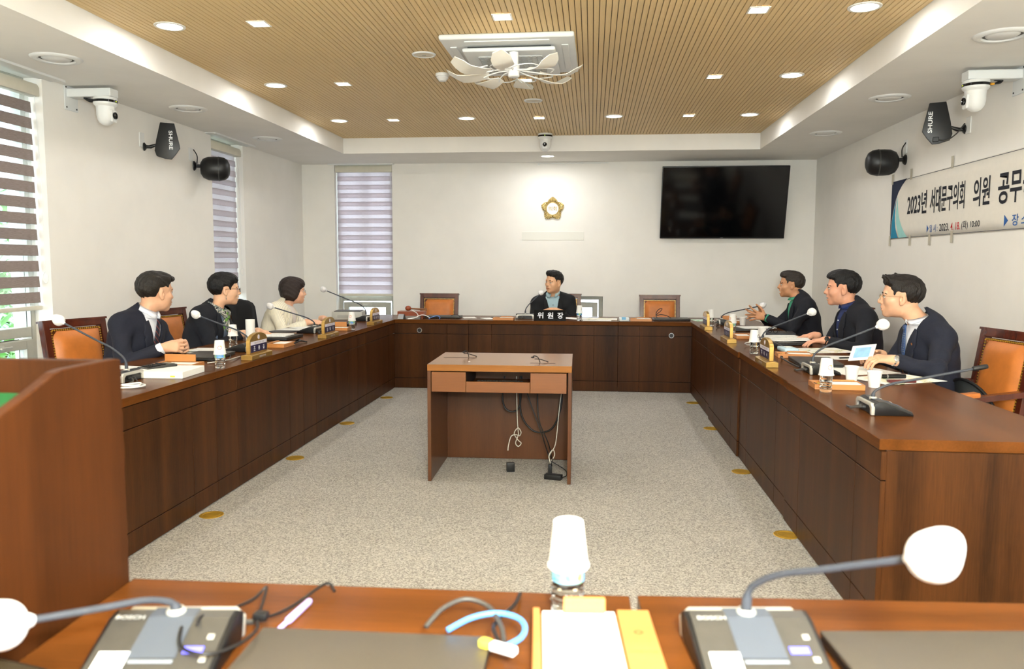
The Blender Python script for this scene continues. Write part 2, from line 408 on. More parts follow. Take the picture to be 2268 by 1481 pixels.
# outside: ground, pale building and a leafy tree beyond the left windows
struct('ground_outside', box(BM(), -30, 25, -12, 40, -3.4, -3.3), mat('outside_paving', (178, 176, 168), .9, var=.1, scale=3))
bd = thing('neighbour_building', 'pale building seen outside through the left windows', 'building', (-16, 8, -3.3))
obj('facade', box(BM(), -1, 0, -14, 16, 0, 12), mat('pale_render', (214, 216, 212), .9, var=.05, scale=2), bd)
for k in range(7):
    for j in range(3): obj('window_opening', box(BM(), -.02, .05, -12+k*4, -10.2+k*4, 1.6+j*3.2, 3.4+j*3.2), mat('far_glass', (120, 140, 150), .2, var=.1), bd)
def tree(label, loc, h, rad, n, seed):
    rnd = random.Random(seed)
    t = thing('leafy_tree', label, 'tree', loc)
    b = BM(); tube(b, [(0, 0, 0), (.06, .03, h*.4), (.0, .0, h*.8)], [.11, .08, .03], 8)
    for k in range(7):
        a = rnd.uniform(0, 6.28); q = rnd.uniform(.35, .7)
        tube(b, [(0.03, 0, h*q), (math.cos(a)*rad*.6, math.sin(a)*rad*.6, h*(q+.2))], [.04, .012], 6)
    obj('trunk', b, mat('bark', (92, 78, 62), .9, var=.2, scale=30, bump=.4), t, 1)
    lb = BM()
    for k in range(n):
        while True:
            p = Vector((rnd.uniform(-1, 1), rnd.uniform(-1, 1), rnd.uniform(-1, 1)))
            if .3 < p.length < 1: break
        p = Vector((p.x*rad, p.y*rad, h*.72+p.z*rad*1.2))
        R = Matrix.Rotation(rnd.uniform(0, 6.28), 3, 'Z') @ Matrix.Rotation(rnd.uniform(-.9, .9), 3, 'X')
        s = rnd.uniform(.07, .13)
        vs = [lb.verts.new(p + R @ Vector(c)) for c in ((0, -s, 0), (s*.45, -s*.2, s*.08), (s*.35, s*.5, .0), (0, s, -s*.1), (-s*.35, s*.5, 0), (-s*.45, -s*.2, s*.08))]
        lb.faces.new(vs)
    o = obj('foliage', lb, mat('leaf_green', (110, 158, 84), .6, var=.25, scale=3), t); o['kind'] = 'stuff'
tree('green leafy tree outside the nearest left window', (-7.2, 7.4, -3.3), 4.6, 1.5, 2600, 3)
tree('green tree standing further off outside the left wall', (-8.6, 10.6, -3.3), 5.2, 1.7, 2400, 5)
# ================================================================== lamps and fittings of the ceiling
M_LAMP = emis('lamp_diffuser', (255, 246, 226), 9.0)
M_LAMPR = mat('lamp_ring', (238, 236, 228), .4, var=.01)
def downlight(x, y, z, label, power, on=True, grp='round downlights in the oak ceiling', r=.083, spot=None):
    t = thing('round_downlight', label, 'ceiling light', (x, y, z), group=grp)
    obj('trim_ring', lathe(BM(), [(r*.86, -.001), (r*.88, -.006), (r*1.08, -.005), (r*1.1, 0), (r*.86, .0005)], 28, cap=False), M_LAMPR, t, 1)
    obj('diffuser', lathe(BM(), [(0, -.0035), (r*.87, -.0035), (r*.87, -.001), (0, -.001)], 28), M_LAMP if on else M_WHITE, t, 1)
    if on and power:
        l = light('downlight_beam', 'AREA', (0, 0, -.012), power, WARM, shape='DISK', size=r*1.7)
        l.parent = t; l['category'] = 'light'
        if spot: l.data.spread = spot
    return t
def squarelight(x, y, z, label, power):
    t = thing('square_downlight', label, 'ceiling light', (x, y, z), group='square downlights in the oak ceiling')
    s = .058; b = BM()
    box(b, -s, s, -s, -s+.01, -.005, 0); box(b, -s, s, s-.01, s, -.005, 0); box(b, -s, -s+.01, -s+.01, s-.01, -.005, 0); box(b, s-.01, s, -s+.01, s-.01, -.005, 0)
    obj('trim_frame', b, M_LAMPR, t); obj('diffuser', box(BM(), -s+.01, s-.01, -s+.01, s-.01, -.003, -.001), M_LAMP, t)
    if power:
        l = light('square_beam', 'AREA', (0, 0, -.012), power, WARM, shape='SQUARE', size=.09); l.parent = t; l['category'] = 'light'
    return t
PR, PS = 3.4, 1.6
rows = (8.0, 6.37, 4.74, 3.11, 1.48, -.15)
oname = ('', '', '', 'first', 'second', 'third')
for k, y in enumerate(rows):
    seen = k < 3
    for x, sd in ((-2.56, 'left'), (1.49, 'right')):
        lb = ('lit round downlight beside the %s ceiling cove, %s' % (sd, ('nearest the back wall', 'second from the back wall', 'third from the back wall')[k])) if seen else 'lit round downlight beside the %s cove above the viewer, %s row overhead' % (sd, oname[k])
        downlight(x, y, ZW-.0005, lb, PR)
    for x, sd in ((-2.0, 'left'), (-.535, 'middle'), (.915, 'right')):
        lb = ('lit square downlight, %s column, %s' % (sd, ('row nearest the back wall', 'second row from the back wall', 'third row from the back wall')[k])) if seen else 'lit square downlight, %s column above the viewer, %s row overhead' % (sd, oname[k])
        if not seen and sd == 'middle' and k == 3: continue
        squarelight(x, y, ZW-.0005, lb, PS)
downlight(-1.253, 7.97, ZW-.0005, 'lit round downlight left of centre near the ceiling-hung camera', PR)
downlight(.197, 7.98, ZW-.0005, 'lit round downlight right of centre near the ceiling-hung camera', PR)
downlight(-.534, 9.52, ZS-.0005, 'lit round downlight in white border above the wall emblem', 6, grp='lamp over the emblem')
# unlit round fittings of the white border
for i, (x, y, lb) in enumerate(((-3.30, 4.74, 'round white air outlet in left ceiling border, nearest the viewer'), (-3.30, 6.36, 'round white air outlet in left ceiling border, above the left speaker'), (-3.30, 7.96, 'round white air outlet in left ceiling border, farthest back'),
        (2.215, 4.72, 'round white air outlet in right ceiling border, nearest the viewer'), (2.22, 6.40, 'round white air outlet in right ceiling border, above the right antenna'), (2.22, 8.06, 'round white air outlet in right ceiling border, farthest back'))):
    t = thing('air_outlet', lb, 'vent', (x, y, ZS), group='round air outlets in the white border')
    obj('ring', lathe(BM(), [(.10, -.002), (.105, -.012), (.128, -.014), (.146, -.004), (.148, 0), (.10, 0)], 32, cap=False), M_WHITE, t, 1)
    obj('disc', lathe(BM(), [(0, -.010), (.076, -.010), (.084, -.004), (.084, 0), (0, 0)], 32), M_WHITE, t, 1)
    obj('throat', lathe(BM(), [(.084, -.001), (.104, -.001), (.104, 0), (.084, 0)], 32, cap=False), mat('vent_shadow', (104, 102, 96), .8), t)
for x, y, lb in ((-1.165, 5.53, 'flat round ceiling speaker left of the air conditioner'), (-.532, 7.155, 'flat round ceiling speaker beyond the air conditioner fan')):
    t = thing('ceiling_speaker', lb, 'speaker', (x, y, ZW), group='ceiling speakers')
    obj('rim', lathe(BM(), [(.066, -.003), (.068, -.008), (.078, -.008), (.083, 0), (.066, 0)], 32, cap=False), M_WHITE, t, 1)
    obj('grille', lathe(BM(), [(0, -.0065), (.067, -.005), (.067, 0), (0, 0)], 32), mat('speaker_grille', (222, 214, 196), .7, var=.05, scale=400), t, 1)
    obj('badge', box(BM(), -.012, .012, -.004, .004, -.0085, -.0062), M_STEEL, t)
t = thing('smoke_detector', 'small white smoke detector left of the air conditioner fan', 'detector', (-1.143, 6.10, ZW))
obj('base', lathe(BM(), [(.052, 0), (.054, -.012), (.050, -.022), (0, -.022)], 24), M_WHITE, t, .7); obj('sensor_head', lathe(BM(), [(.043, -.022), (.045, -.034), (.032, -.048), (.028, -.056), (0, -.057)], 24), M_WHITE, t, .7)

# cassette air conditioner and its circulation fan
ac = thing('cassette_air_conditioner', 'white square ceiling cassette air conditioner with louvred panel and grille', 'air conditioner', (-.545, 5.53, ZW), math.radians(-.6))
obj('outer_panel', bevel(box(BM(), -.425, .425, -.475, .475, -.034, 0), .016, 3), M_WHITEM, ac, .6)
obj('inner_panel', bevel(box(BM(), -.30, .30, -.33, .36, -.075, -.05), .014, 3), M_WHITEM, ac, .6)
obj('neck', box(BM(), -.27, .27, -.29, .32, -.052, -.03), M_DGREY, ac)
g = BM()
for i in range(19): box(g, -.21, .21, -.21+i*.0245, -.198+i*.0245, -.083, -.076)
for i in range(13): box(g, -.21+i*.0345, -.204+i*.0345, -.21, .243, -.086, -.080)
o = obj('grille', g, mat('grille_grey', (190, 190, 186), .5), ac)
for sx in (-1, 1): obj('louvre', bevel(box(BM(), sx*.36-.022, sx*.36+.022, -.3, .33, -.040, -.034), .002, 1), M_WHITEM, ac)
for sy in (-.405, .43): obj('louvre', bevel(box(BM(), -.27, .27, sy-.022, sy+.022, -.040, -.034), .002, 1), M_WHITEM, ac)
for k in range(3): obj('indicator', box(BM(), .28+k*.03, .29+k*.03, .455, .462, -.0355, -.034), M_DGREY, ac)
fan = thing('circulation_fan', 'white eight-bladed air circulation fan hanging under the air conditioner', 'fan', (-.512, 5.20, 2.555))
obj('hub', lathe(BM(), [(0, -.022), (.030, -.022), (.037, -.016), (.038, .05), (.030, .055), (.030, .133), (0, .133)], 24), M_WHITE, fan, .7)
M_BLADE = mat('blade_plastic', (236, 230, 216), .45, var=.01)
bl = BM(); nu, nv = 12, 5; grid = []
for i in range(nu+1):
    u = i/nu; r = .17+.27*u
    w = .010+.052*math.sin(PI*min(1, u*.66+.06)) if u < .85 else (.010+.052*math.sin(PI*(.85*.66+.06)))*(1-(u-.85)*3.4)
    lift = -.018*math.sin(PI*u)+(.034*(u-.68)/.32 if u > .68 else 0)
    row = []
    for j in range(nv):
        v = j/(nv-1)*2-1
        row.append((r, v*w+.03*math.sin(u*2.4), lift+.010*v))
    grid.append(row)
top = [[bl.verts.new(p) for p in r] for r in grid]; bot = [[bl.verts.new((p[0], p[1], p[2]-.004)) for p in r] for r in grid]
for i in range(nu):
    for j in range(nv-1):
        bl.faces.new((top[i][j], top[i+1][j], top[i+1][j+1], top[i][j+1])); bl.faces.new((bot[i][j+1], bot[i+1][j+1], bot[i+1][j], bot[i][j]))
    bl.faces.new((top[i+1][0], top[i][0], bot[i][0], bot[i+1][0])); bl.faces.new((top[i][-1], top[i+1][-1], bot[i+1][-1], bot[i][-1]))
for i in (0, nu):
    for j in range(nv-1): bl.faces.new((top[i][j], top[i][j+1], bot[i][j+1], bot[i][j]))
bmesh.ops.recalc_face_normals(bl, faces=bl.faces[:])
blm = me_of('blade', bl, M_BLADE, .7)
am = BM(); tube(am, smoothpath([(.034, 0, .02), (.09, .02, .012), (.15, .015, 0), (.2, .0, -.012)]), .0045, 6)
tube(am, smoothpath([(.15, .02, 0), (.22, .09, .0), (.21, .17, .005), (.11, .21, .01)]), .0032, 6)
amm = me_of('arm', am, M_WHITE, 1)
for k in range(8):
    for nm, m_ in (('blade', blm), ('arm', amm)):
        o = bpy.data.objects.new(nm, m_); COL.objects.link(o); o.parent = fan; o.rotation_euler = (0, 0, math.radians(-10+45*k))

# dome cameras, antennas, loudspeakers on the walls
def ptz(label, loc, rotz, bracket=None):
    """hanging pan-tilt camera; origin at its ceiling-side plate; local -y is where the lens looks"""
    t = thing('dome_camera', label, 'camera', loc, rotz, 'dome cameras')
    obj('base_ring', lathe(BM(), [(0, 0), (.078, 0), (.08, -.006), (.08, -.018), (.078, -.02), (0, -.02)], 32), M_WHITE, t, .6)
    obj('black_band', lathe(BM(), [(0, -.02), (.081, -.02), (.081, -.037), (0, -.037)], 32), M_BLACKG, t, .6)
    obj('body', lathe(BM(), [(0, -.037), (.08, -.037), (.078, -.05), (.064, -.064), (.062, -.09), (.062, -.125), (.056, -.155), (.042, -.178), (.022, -.192), (0, -.196)], 32), M_WHITE, t, .6)
    b = BM(); prism(b, [(-.036, 0), (.036, 0), (.028, -.085), (-.028, -.085)], -.066, -.05, 'y'); xf(b, Matrix.Translation((0, 0, -.088)))
    fp = obj('lens_plate', bevel(b, .004, 1), M_WHITE, t)
    l = lathe(BM(), [(0, 0), (.022, 0), (.024, .003), (.024, .012), (.018, .013), (.016, .008), (0, .006)], 24); xf(l, Matrix.Translation((0, -.064, -.128)) @ Matrix.Rotation(PI/2, 4, 'X'))
    obj('lens', l, M_BLACKG, fp, .6)
    obj('status_light', box(BM(), -.004, .004, -.0825, -.079, -.031, -.026), emis('status_green', (190, 220, 60), 1.5), t)
    if bracket:
        sx = bracket   # -1: wall to local... arm reaches back along +y
        br = BM(); box(br, -.05, .05, -.07, .26, .002, .06); box(br, -.075, .075, .258, .264, -.09, .09)
        obj('bracket', bevel(br, .004, 1), M_WHITEM, t)
        for q in ((-.055, .07), (.055, .07), (-.055, -.07), (.055, -.07)): obj('screw', lathe(BM(), [(0, .0), (.006, 0), (.006, .004), (0, .005)], 10), M_DGREY, t, loc=(q[0], .259, q[1]), rot=(PI/2, 0, 0))
        cb = BM(); tube(cb, smoothpath([(-.02, .07, -.02), (-.03, .12, -.015), (-.01, .15, .0), (.0, .11, .005)]), .007, 6); tube(cb, smoothpath([(.02, .07, -.022), (.02, .13, -.02), (.0, .16, .0)]), .006, 6)
        obj('cable', cb, M_BLACK, t, 1); obj('yellow_plug', bevel(box(BM(), .02, .034, .075, .1, -.032, -.02), .003, 1), mat('yellow_plug', (226, 160, 40), .5), t)
    return t
ptz('white dome camera hanging from the oak ceiling before the back wall', (-.533, 9.0, ZW), 0)
ptz('white dome camera on a bracket high on the left wall', (XL+.264, 5.52, 2.52), math.radians(90), 1)
ptz('white dome camera on a bracket high on the right wall, above the banner', (XR-.264, 5.50, 2.52), math.radians(-90), 1)

def antenna(label, loc, rotz, side):
    """paddle antenna; local x points away from the wall, paddle in the xz plane"""
    t = thing('paddle_antenna', label, 'antenna', loc, rotz, 'paddle antennas')
    b = BM(); lathe(b, [(0, 0), (.034, 0), (.034, .008), (.02, .02), (0, .022)], 20); xf(b, Matrix.Rotation(PI/2, 4, 'Y'))
    tube(b, [(.015, 0, 0), (.055, 0, 0)], .014, 10); tube(b, [(.05, 0, 0), (.1, 0, .02)], [.016, .010], 10)
    obj('wall_mount', b, M_BLACK, t, .7)
    p = [(.085, -.03), (.10, -.075), (.165, -.095), (.215, -.10), (.255, -.05), (.285, -.005), (.28, .03), (.245, .20), (.135, .205), (.10, .06)]
    pb = BM(); prism(pb, p, -.011, .011, 'y'); obj('paddle', bevel(pb, .004, 2), M_BLACK, t, .5)
    m = frame_m((.215, -.0122, .06), (0, 0, side), (-side, 0, 0)) if side > 0 else frame_m((.215, -.0122, .06), (0, 0, -1), (1, 0, 0))
    text('SHURE', mat('white_print', (240, 240, 238), .6), width=.155, height=.03, parent=t, M=m, bold=.02)
    return t
a1 = antenna('black paddle antenna with white lettering on left wall', (XL, 6.45, 2.31), math.radians(20), -1)
def antenna_r(label, loc, rotz):
    t = thing('paddle_antenna', label, 'antenna', loc, rotz, 'paddle antennas')
    b = BM(); lathe(b, [(0, 0), (.034, 0), (.034, .008), (.02, .02), (0, .022)], 20); xf(b, Matrix.Rotation(-PI/2, 4, 'Y'))
    tube(b, [(-.015, 0, 0), (-.055, 0, 0)], .014, 10); tube(b, [(-.05, 0, 0), (-.1, 0, .02)], [.016, .010], 10)
    obj('wall_mount', b, M_BLACK, t, .7)
    p = [(.085, -.03), (.10, -.075), (.165, -.095), (.215, -.10), (.255, -.05), (.285, -.005), (.28, .03), (.245, .20), (.135, .205), (.10, .06)]
    pb = BM(); prism(pb, [(-x, z) for x, z in p], -.011, .011, 'y'); obj('paddle', bevel(pb, .004, 2), M_BLACK, t, .5)
    text('SHURE', mat('white_print', (240, 240, 238), .6), width=.155, height=.03, parent=t, M=frame_m((-.235, -.0122, .06), (0, 0, 1), (-1, 0, 0)), bold=.02)
    obj('plug', bevel(box(BM(), -.215, -.175, -.03, -.011, -.085, -.05), .003, 1), M_BLACK, t)
    c = BM(); tube(c, smoothpath([(-.175, -.02, -.07), (-.12, -.03, -.075), (-.06, -.03, -.03), (-.01, -.02, .04)]), .005, 6); obj('cable', c, M_DGREY, t, 1)
    return t
antenna_r('black paddle antenna with white lettering on right wall above the banner', (XR, 6.22, 2.33), math.radians(-14))

def wall_speaker(label, loc, rotz, sgn):
    t = thing('wall_speaker', label, 'speaker', loc, rotz, 'black wall speakers')
    b = BM(); lathe(b, [(0, 0), (.045, 0), (.045, .008), (.03, .022), (0, .024)], 20); xf(b, Matrix.Rotation(sgn*PI/2, 4, 'Y'))
    tube(b, [(sgn*.01, 0, 0), (sgn*.075, 0, 0)], .016, 10); obj('wall_mount', b, M_BLACK, t, .7)
    s = BM(); lathe(s, [(0, .06), (.05, .062), (.085, .085), (.105, .13), (.108, .18), (.108, .235), (.10, .275), (.08, .305), (.045, .322), (0, .326)], 28)
    xf(s, Matrix.Translation((0, 0, -.02)) @ Matrix.Rotation(sgn*PI/2, 4, 'Y') @ Matrix.Diagonal((1.05, 1, 1, 1)))
    obj('cabinet', s, M_BLACK, t, .8)
    g = BM(); lathe(g, [(.1085, .22), (.110, .222), (.110, .23), (.1085, .232)], 28, cap=False); xf(g, Matrix.Translation((0, 0, -.02)) @ Matrix.Rotation(sgn*PI/2, 4, 'Y') @ Matrix.Diagonal((1.05, 1, 1, 1)))
    obj('grille_seam', g, M_DGREY, t)
    c = BM(); tube(c, smoothpath([(sgn*.03, 0, .02), (sgn*.035, -.01, .09), (sgn*.01, -.01, .14), (0, 0, .15)]), .005, 6); obj('cable', c, M_BLACK, t, 1)
    return t
wall_speaker('black barrel-shaped loudspeaker on left wall beside the second blind', (XL, 7.29, 2.25), math.radians(22), 1)
wall_speaker('black barrel-shaped loudspeaker on right wall at banner top corner', (XR, 7.33, 2.25), math.radians(-6), -1)
for i, (x, y0, z0, lb) in enumerate(((XL, 6.38, 2.30, 'white cable plate behind the left antenna'), (XL, 7.20, 2.29, 'white cable plate above the left loudspeaker'))):
    o = obj('cable_plate', bevel(box(BM(), x, x+.008, y0, y0+.075, z0, z0+.12), .003, 1), M_WHITE); tag(o, lb, 'plate')
for i, (y0, z0, lb) in enumerate(((6.13, 2.29, 'white cable plate behind the right antenna'), (7.30, 2.30, 'white cable plate above the right loudspeaker'))):
    o = obj('cable_plate', bevel(box(BM(), XR-.008, XR, y0, y0+.075, z0, z0+.12), .003, 1), M_WHITE); tag(o, lb, 'plate')

# television
tv = thing('wall_television', 'large black flat television tilted forward on the back wall', 'television', (1.575, 10.06, 1.655), rot=(math.radians(14), 0, 0))
obj('casing', bevel(box(BM(), -.745, .745, -.03, .012, 0, .875), .006, 2), M_BLACK, tv, .6)
obj('screen', box(BM(), -.735, .735, -.0312, -.0302, .022, .865), mat('tv_screen', (7, 8, 9), .09, var=.02), tv)
obj('maker_mark', box(BM(), -.016, .016, -.0311, -.0301, .007, .014), mat('grey_print', (120, 120, 122), .5), tv)
obj('wall_bracket', bevel(box(BM(), -.25, .25, .012, .06, .3, .55), .004, 1), M_DGREY, tv)

# emblem, paper patch and hanging rail on the back wall
em = thing('council_emblem', 'gold flower-shaped emblem with white disc on the back wall', 'emblem', (-.50, YB, 2.022))
M_EMG = mat('emblem_gold', (184, 160, 104), .32, metal=.8, var=.15, scale=60)
def petal_r(a):
    k = (a-PI/2) % (2*PI/5); k = min(k, 2*PI/5-k)/(PI/5)
    return .150-.042*k**1.1
b = BM(); pts = [(petal_r(a)*math.cos(a), petal_r(a)*math.sin(a)) for a in np.linspace(0, 2*PI, 121)[:-1]]
prism(b, pts, -.016, 0, 'y'); obj('backing', bevel(b, .002, 1), M_EMG, em, .6)
for k in range(40):
    a = PI/2+k*2*PI/40; r1 = petal_r(a)*.985
    b = BM(); tube(b, [(math.cos(a)*.085, -.018, math.sin(a)*.085), (math.cos(a)*(r1*.5+.04), -.024, math.sin(a)*(r1*.5+.04)), (math.cos(a)*r1*.93, -.018, math.sin(a)*r1*.93)], [.005, .008, .009], 7); ell(b, (math.cos(a)*r1*.94, -.018, math.sin(a)*r1*.94), (.0095, .008, .0095), 8, 6)
    obj('petal_rib', b, M_EMG, em, 1)
b = lathe(BM(), [(0, 0), (.076, 0), (.076, .020), (.072, .024), (0, .024)], 40); xf(b, Matrix.Rotation(PI/2, 4, 'X')); obj('disc', b, mat('emblem_white', (244, 240, 228), .5), em, .6)
b = BM(); tube(b, [(.079*math.cos(a), -.022, .079*math.sin(a)) for a in np.linspace(0, 2*PI, 41)[:-1]], .005, 8, closed=True); obj('rim', b, M_EMG, em, 1)
text('의회', mat('emblem_letter', (150, 120, 62), .5, metal=.4), width=.108, height=.055, parent=em, M=frame_m((0, -.0246, 0), (1, 0, 0), (0, 0, 1)), bold=.01)
o = obj('wall_paper_strip', bevel(box(BM(), -.887, -.106, YB-.004, YB, 1.632, 1.737), .001, 1), mat('pale_paper', (232, 230, 220), .8)); tag(o, 'blank pale strip stuck on the back wall below the emblem', 'paper strip')
o = obj('hanging_rail', bevel(box(box(BM(), -.69, .185, YB-.02, YB-.006, 2.578, 2.59), -.69, -.66, YB-.02, YB, 2.565, 2.59) and box(box(BM(), -.69, .185, YB-.02, YB-.006, 2.58, 2.59), -.69, -.67, YB-.02, YB, 2.562, 2.58), .001, 1), M_WHITE); tag(o, 'thin white hanging rail at ceiling edge above the emblem', 'rail')

# banner on the right wall
bn = thing('wall_banner', 'long white banner with bold Korean lettering taped to the right wall', 'banner', (XR, 7.60, 1.57))
M_CLOTH = mat('banner_cloth', (232, 226, 214), .8, var=.01, bump=.05, bscale=6)
LB = 4.6
b = BM(); nx, nz = 46, 6
g = [[b.verts.new((-.004-.0009*math.sin(i*.55)*math.sin(j/nz*PI)-.0004*math.cos(i*1.3+j), -LB*i/nx, (.515+.012*math.sin(i*.7)*0)*j/nz)) for j in range(nz+1)] for i in range(nx+1)]
for i in range(nx):
    for j in range(nz): b.faces.new((g[i][j], g[i+1][j], g[i+1][j+1], g[i][j+1]))
o = obj('cloth', b, M_CLOTH, bn, 1)
sm = o.modifiers.new('thick', 'SOLIDIFY'); sm.thickness = .0015; sm.offset = 1
def bplate(pts, m, name='print', d=.0068):
    q = BM(); prism(q, [(-u, v) for u, v in pts], -d-.0006, -d, 'x'); return obj(name, q, m, bn)
M_NAVY = mat('print_navy', (26, 38, 64), .7, var=.02); M_TEAL = mat('print_teal', (28, 132, 168), .7, var=.02); M_MINT = mat('print_mint', (160, 214, 208), .7, var=.02)
arc = lambda u0, u1, p, n=14: [(u0+(u1-u0)*(k/n)**p, .515-.515*(k/n)) for k in range(n+1)]
L0 = [(0.0, 0.0), (0.0, .515)]
cv = lambda a, b_, c: [(a*(1-t)**2*1+b_*2*t*(1-t)+c*t*t, .515*(1-t)) for t in np.linspace(0, 1, 15)]
c1 = cv(.20, .02, .025); c2 = cv(.11, .012, .055); c3 = cv(.045, .02, .12)
bplate([(0, .513), (.34, .513), (.24, .465), (.16, .41), (.11, .355), (.08, .30), (.045, .23), (.02, .16), (.011, .08), (.008, .003), (0, .003)], M_NAVY)
bplate([(.13, .37), (.112, .335), (.09, .30), (.058, .23), (.035, .16), (.025, .08), (.02, .008), (.19, .008), (.145, .06), (.12, .10), (.102, .16), (.098, .22), (.105, .29)], M_TEAL)
bplate([(.15, .37), (.132, .31), (.122, .25), (.124, .20), (.135, .14), (.155, .10), (.185, .05), (.215, .008), (.40, .008), (.33, .05), (.27, .10), (.215, .16), (.18, .22), (.158, .29)], M_MINT)
for zz in (.006, .505):
    bplate([(.0, zz), (LB-.02, zz), (LB-.02, zz+.003), (0, zz+.003)], M_NAVY)
M_INK = mat('print_black', (22, 24, 34), .7); M_RED = mat('print_red', (206, 34, 40), .7); M_BLUE = mat('print_blue', (40, 92, 160), .7)
def bt(s, u, v, w, h, m, bold=.02): text(s, m, width=w, height=h, parent=bn, M=frame_m((-.0077, -u, v), (0, -1, 0), (0, 0, 1)), bold=bold)
bt('2023년', .575, .285, .40, .185, M_INK, .018)
bt('서대문구의회', 1.14, .285, .60, .20, M_INK, .018)
bt('의원', 1.69, .285, .24, .20, M_INK, .018)
bt('공무국외출장', 2.38, .285, .92, .215, M_INK, .018)
bt('심사위원회', 3.45, .285, .80, .20, M_INK, .018)
bplate([(.80, .035), (.80, .095), (.835, .065)], M_BLUE)
bt('일 시 :', .93, .063, .15, .058, M_BLUE, .005)
bt('2023.', 1.12, .063, .17, .056, M_INK, .008)
bt('4. 18.', 1.31, .063, .155, .056, M_RED, .008)
bt('(화) 10:00', 1.55, .063, .28, .066, M_INK, .008)
bplate([(2.02, .028), (2.02, .105), (2.07, .066)], M_BLUE)
bt('장 소 :', 2.24, .066, .24, .075, M_BLUE, .01)
M_TAPE = mat('clear_tape', (216, 208, 186), .35, alpha=.55)
for u, v in ((.0, .53), (.42, .535), (1.2, .54), (-.01, -.02), (.45, -.025), (.85, -.03), (1.25, -.02)):
    q = box(BM(), -.0085, -.0079, -u-.03, -u+.01, v-.04, v+.05); obj('tape', q, M_TAPE, bn)
# ================================================================== council desks
def desk_unit(label, origin, rotz, L, cuts, x_off=0.0, depth=.73, rows=(.112, .590), ends=(False, False), hole=None, panels=True, solid_top=None):
    """front faces local -y; x runs 0..L along the front; cuts = vertical joints of the front"""
    t = thing('council_desk', label, 'desk', origin, rotz, 'council desks')
    top = .74; th = .04
    a0, a1 = (0, L) if solid_top is None else solid_top
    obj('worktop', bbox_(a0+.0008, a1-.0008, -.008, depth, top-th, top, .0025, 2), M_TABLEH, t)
    c = BM(); box(c, .004, L-.004, .018, .036, 0, top-th); box(c, a0+.012, a0+.034, .036, depth-.06, 0, top-th); box(c, a1-.034, a1-.012, .036, depth-.06, 0, top-th)
    obj('carcass', c, M_CARC, t)
    xs = [0]+list(cuts)+[L]; zs = [0.004]+list(rows)+[top-th-.003]
    for i in range(len(xs)-1):
        for j in range(len(zs)-1):
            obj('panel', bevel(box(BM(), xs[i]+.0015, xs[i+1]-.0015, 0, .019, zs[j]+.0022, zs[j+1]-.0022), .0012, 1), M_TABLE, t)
    for k, e in enumerate(ends):
        if e:
            x0, x1 = (a0+.001, a0+.012) if k == 0 else (a1-.012, a1-.001)
            obj('end_panel', bevel(box(BM(), x0, x1, .019, depth-.03, .003, top-th-.002), .0012, 1), M_TABLE, t)
    if hole:
        r = lathe(BM(), [(.020, 0), (.027, 0), (.027, .004), (.020, .004)], 24, cap=False); xf(r, Matrix.Translation((hole[0], 0, hole[1])) @ Matrix.Rotation(PI/2, 4, 'X'))
        obj('grommet_ring', r, M_STEEL, t, .6)
        r = lathe(BM(), [(0, .002), (.020, .002), (.020, 0), (0, 0)], 20); xf(r, Matrix.Translation((hole[0], 0, hole[1])) @ Matrix.Rotation(PI/2, 4, 'X'))
        obj('grommet_hole', r, M_BLACK, t)
    return t
U = (8.342-2.88)/4
ordl = ('nearest, partly behind the podium', 'second from the podium', 'third from the podium', 'farthest along the left row')
ordr = ('nearest, with exposed end panel', 'second from the near end', 'third from the near end', 'farthest along the right row')
for k in range(4):
    xt = .0088 if k == 3 else 0          # the last fronts run on to meet the back row
    desk_unit('dark walnut desk of the left row, '+ordl[k], (-2.10, 2.88+k*U, 0), PI/2, U+xt, (.27, U-.27), ends=(k == 0, False), solid_top=(0, U))
    dx = (.004, -.004, .008, -.004)[k]
    desk_unit('dark walnut desk of the right row, '+ordr[k], (1.03-dx, 2.88+(k+1)*U-.0005+xt, 0), -PI/2, U-.001+xt, (.27+xt, U-.27+xt), ends=(False, k == 0), solid_top=(xt, U-.001+xt))
desk_unit('dark walnut corner desk at the left end of the back row', (-2.112, 8.352, 0), 0, .812, (.582,), hole=(.284, .626), solid_top=(-.718, .812))
desk_unit('dark walnut chairman desk in the middle of the back row', (-1.30, 8.352, 0), 0, 1.58, (.25, 1.33))
desk_unit('dark walnut corner desk at the right end of the back row', (.28, 8.352, 0), 0, .764, (.223,), hole=(.549, .60), solid_top=(0, 1.48))
# foreground desks (their fronts face the centre of the room)
desk_unit('foreground desk, left part, with closed laptop and memo tray', (.078, 1.442, 0), PI+math.radians(1.2), .965, (.2, .76))
desk_unit('foreground desk, right part, with second microphone and laptop', (1.444, 1.522, 0), PI+math.radians(3.2), 1.355, (.27, 1.09))

# brass floor outlets along the desks
for i, (x, y, lb) in enumerate(((-2.016, 3.99, 'nearest on the left'), (-2.03, 5.24, 'second on the left'), (-2.035, 6.44, 'third on the left'), (-2.03, 7.72, 'farthest on the left'), (.985, 4.0, 'nearest on the right'), (.985, 5.21, 'second on the right'), (.99, 6.57, 'third on the right'), (.99, 7.77, 'farthest on the right'))):
    t = thing('floor_outlet', 'round brass floor outlet cover beside the desks, '+lb, 'floor outlet', (x, y, 0), group='brass floor outlets')
    obj('plate', lathe(BM(), [(0, 0), (.062, 0), (.063, .002), (.060, .004), (.045, .004), (.044, .0025), (.042, .004), (0, .004)], 32), M_BRASS, t, .5)

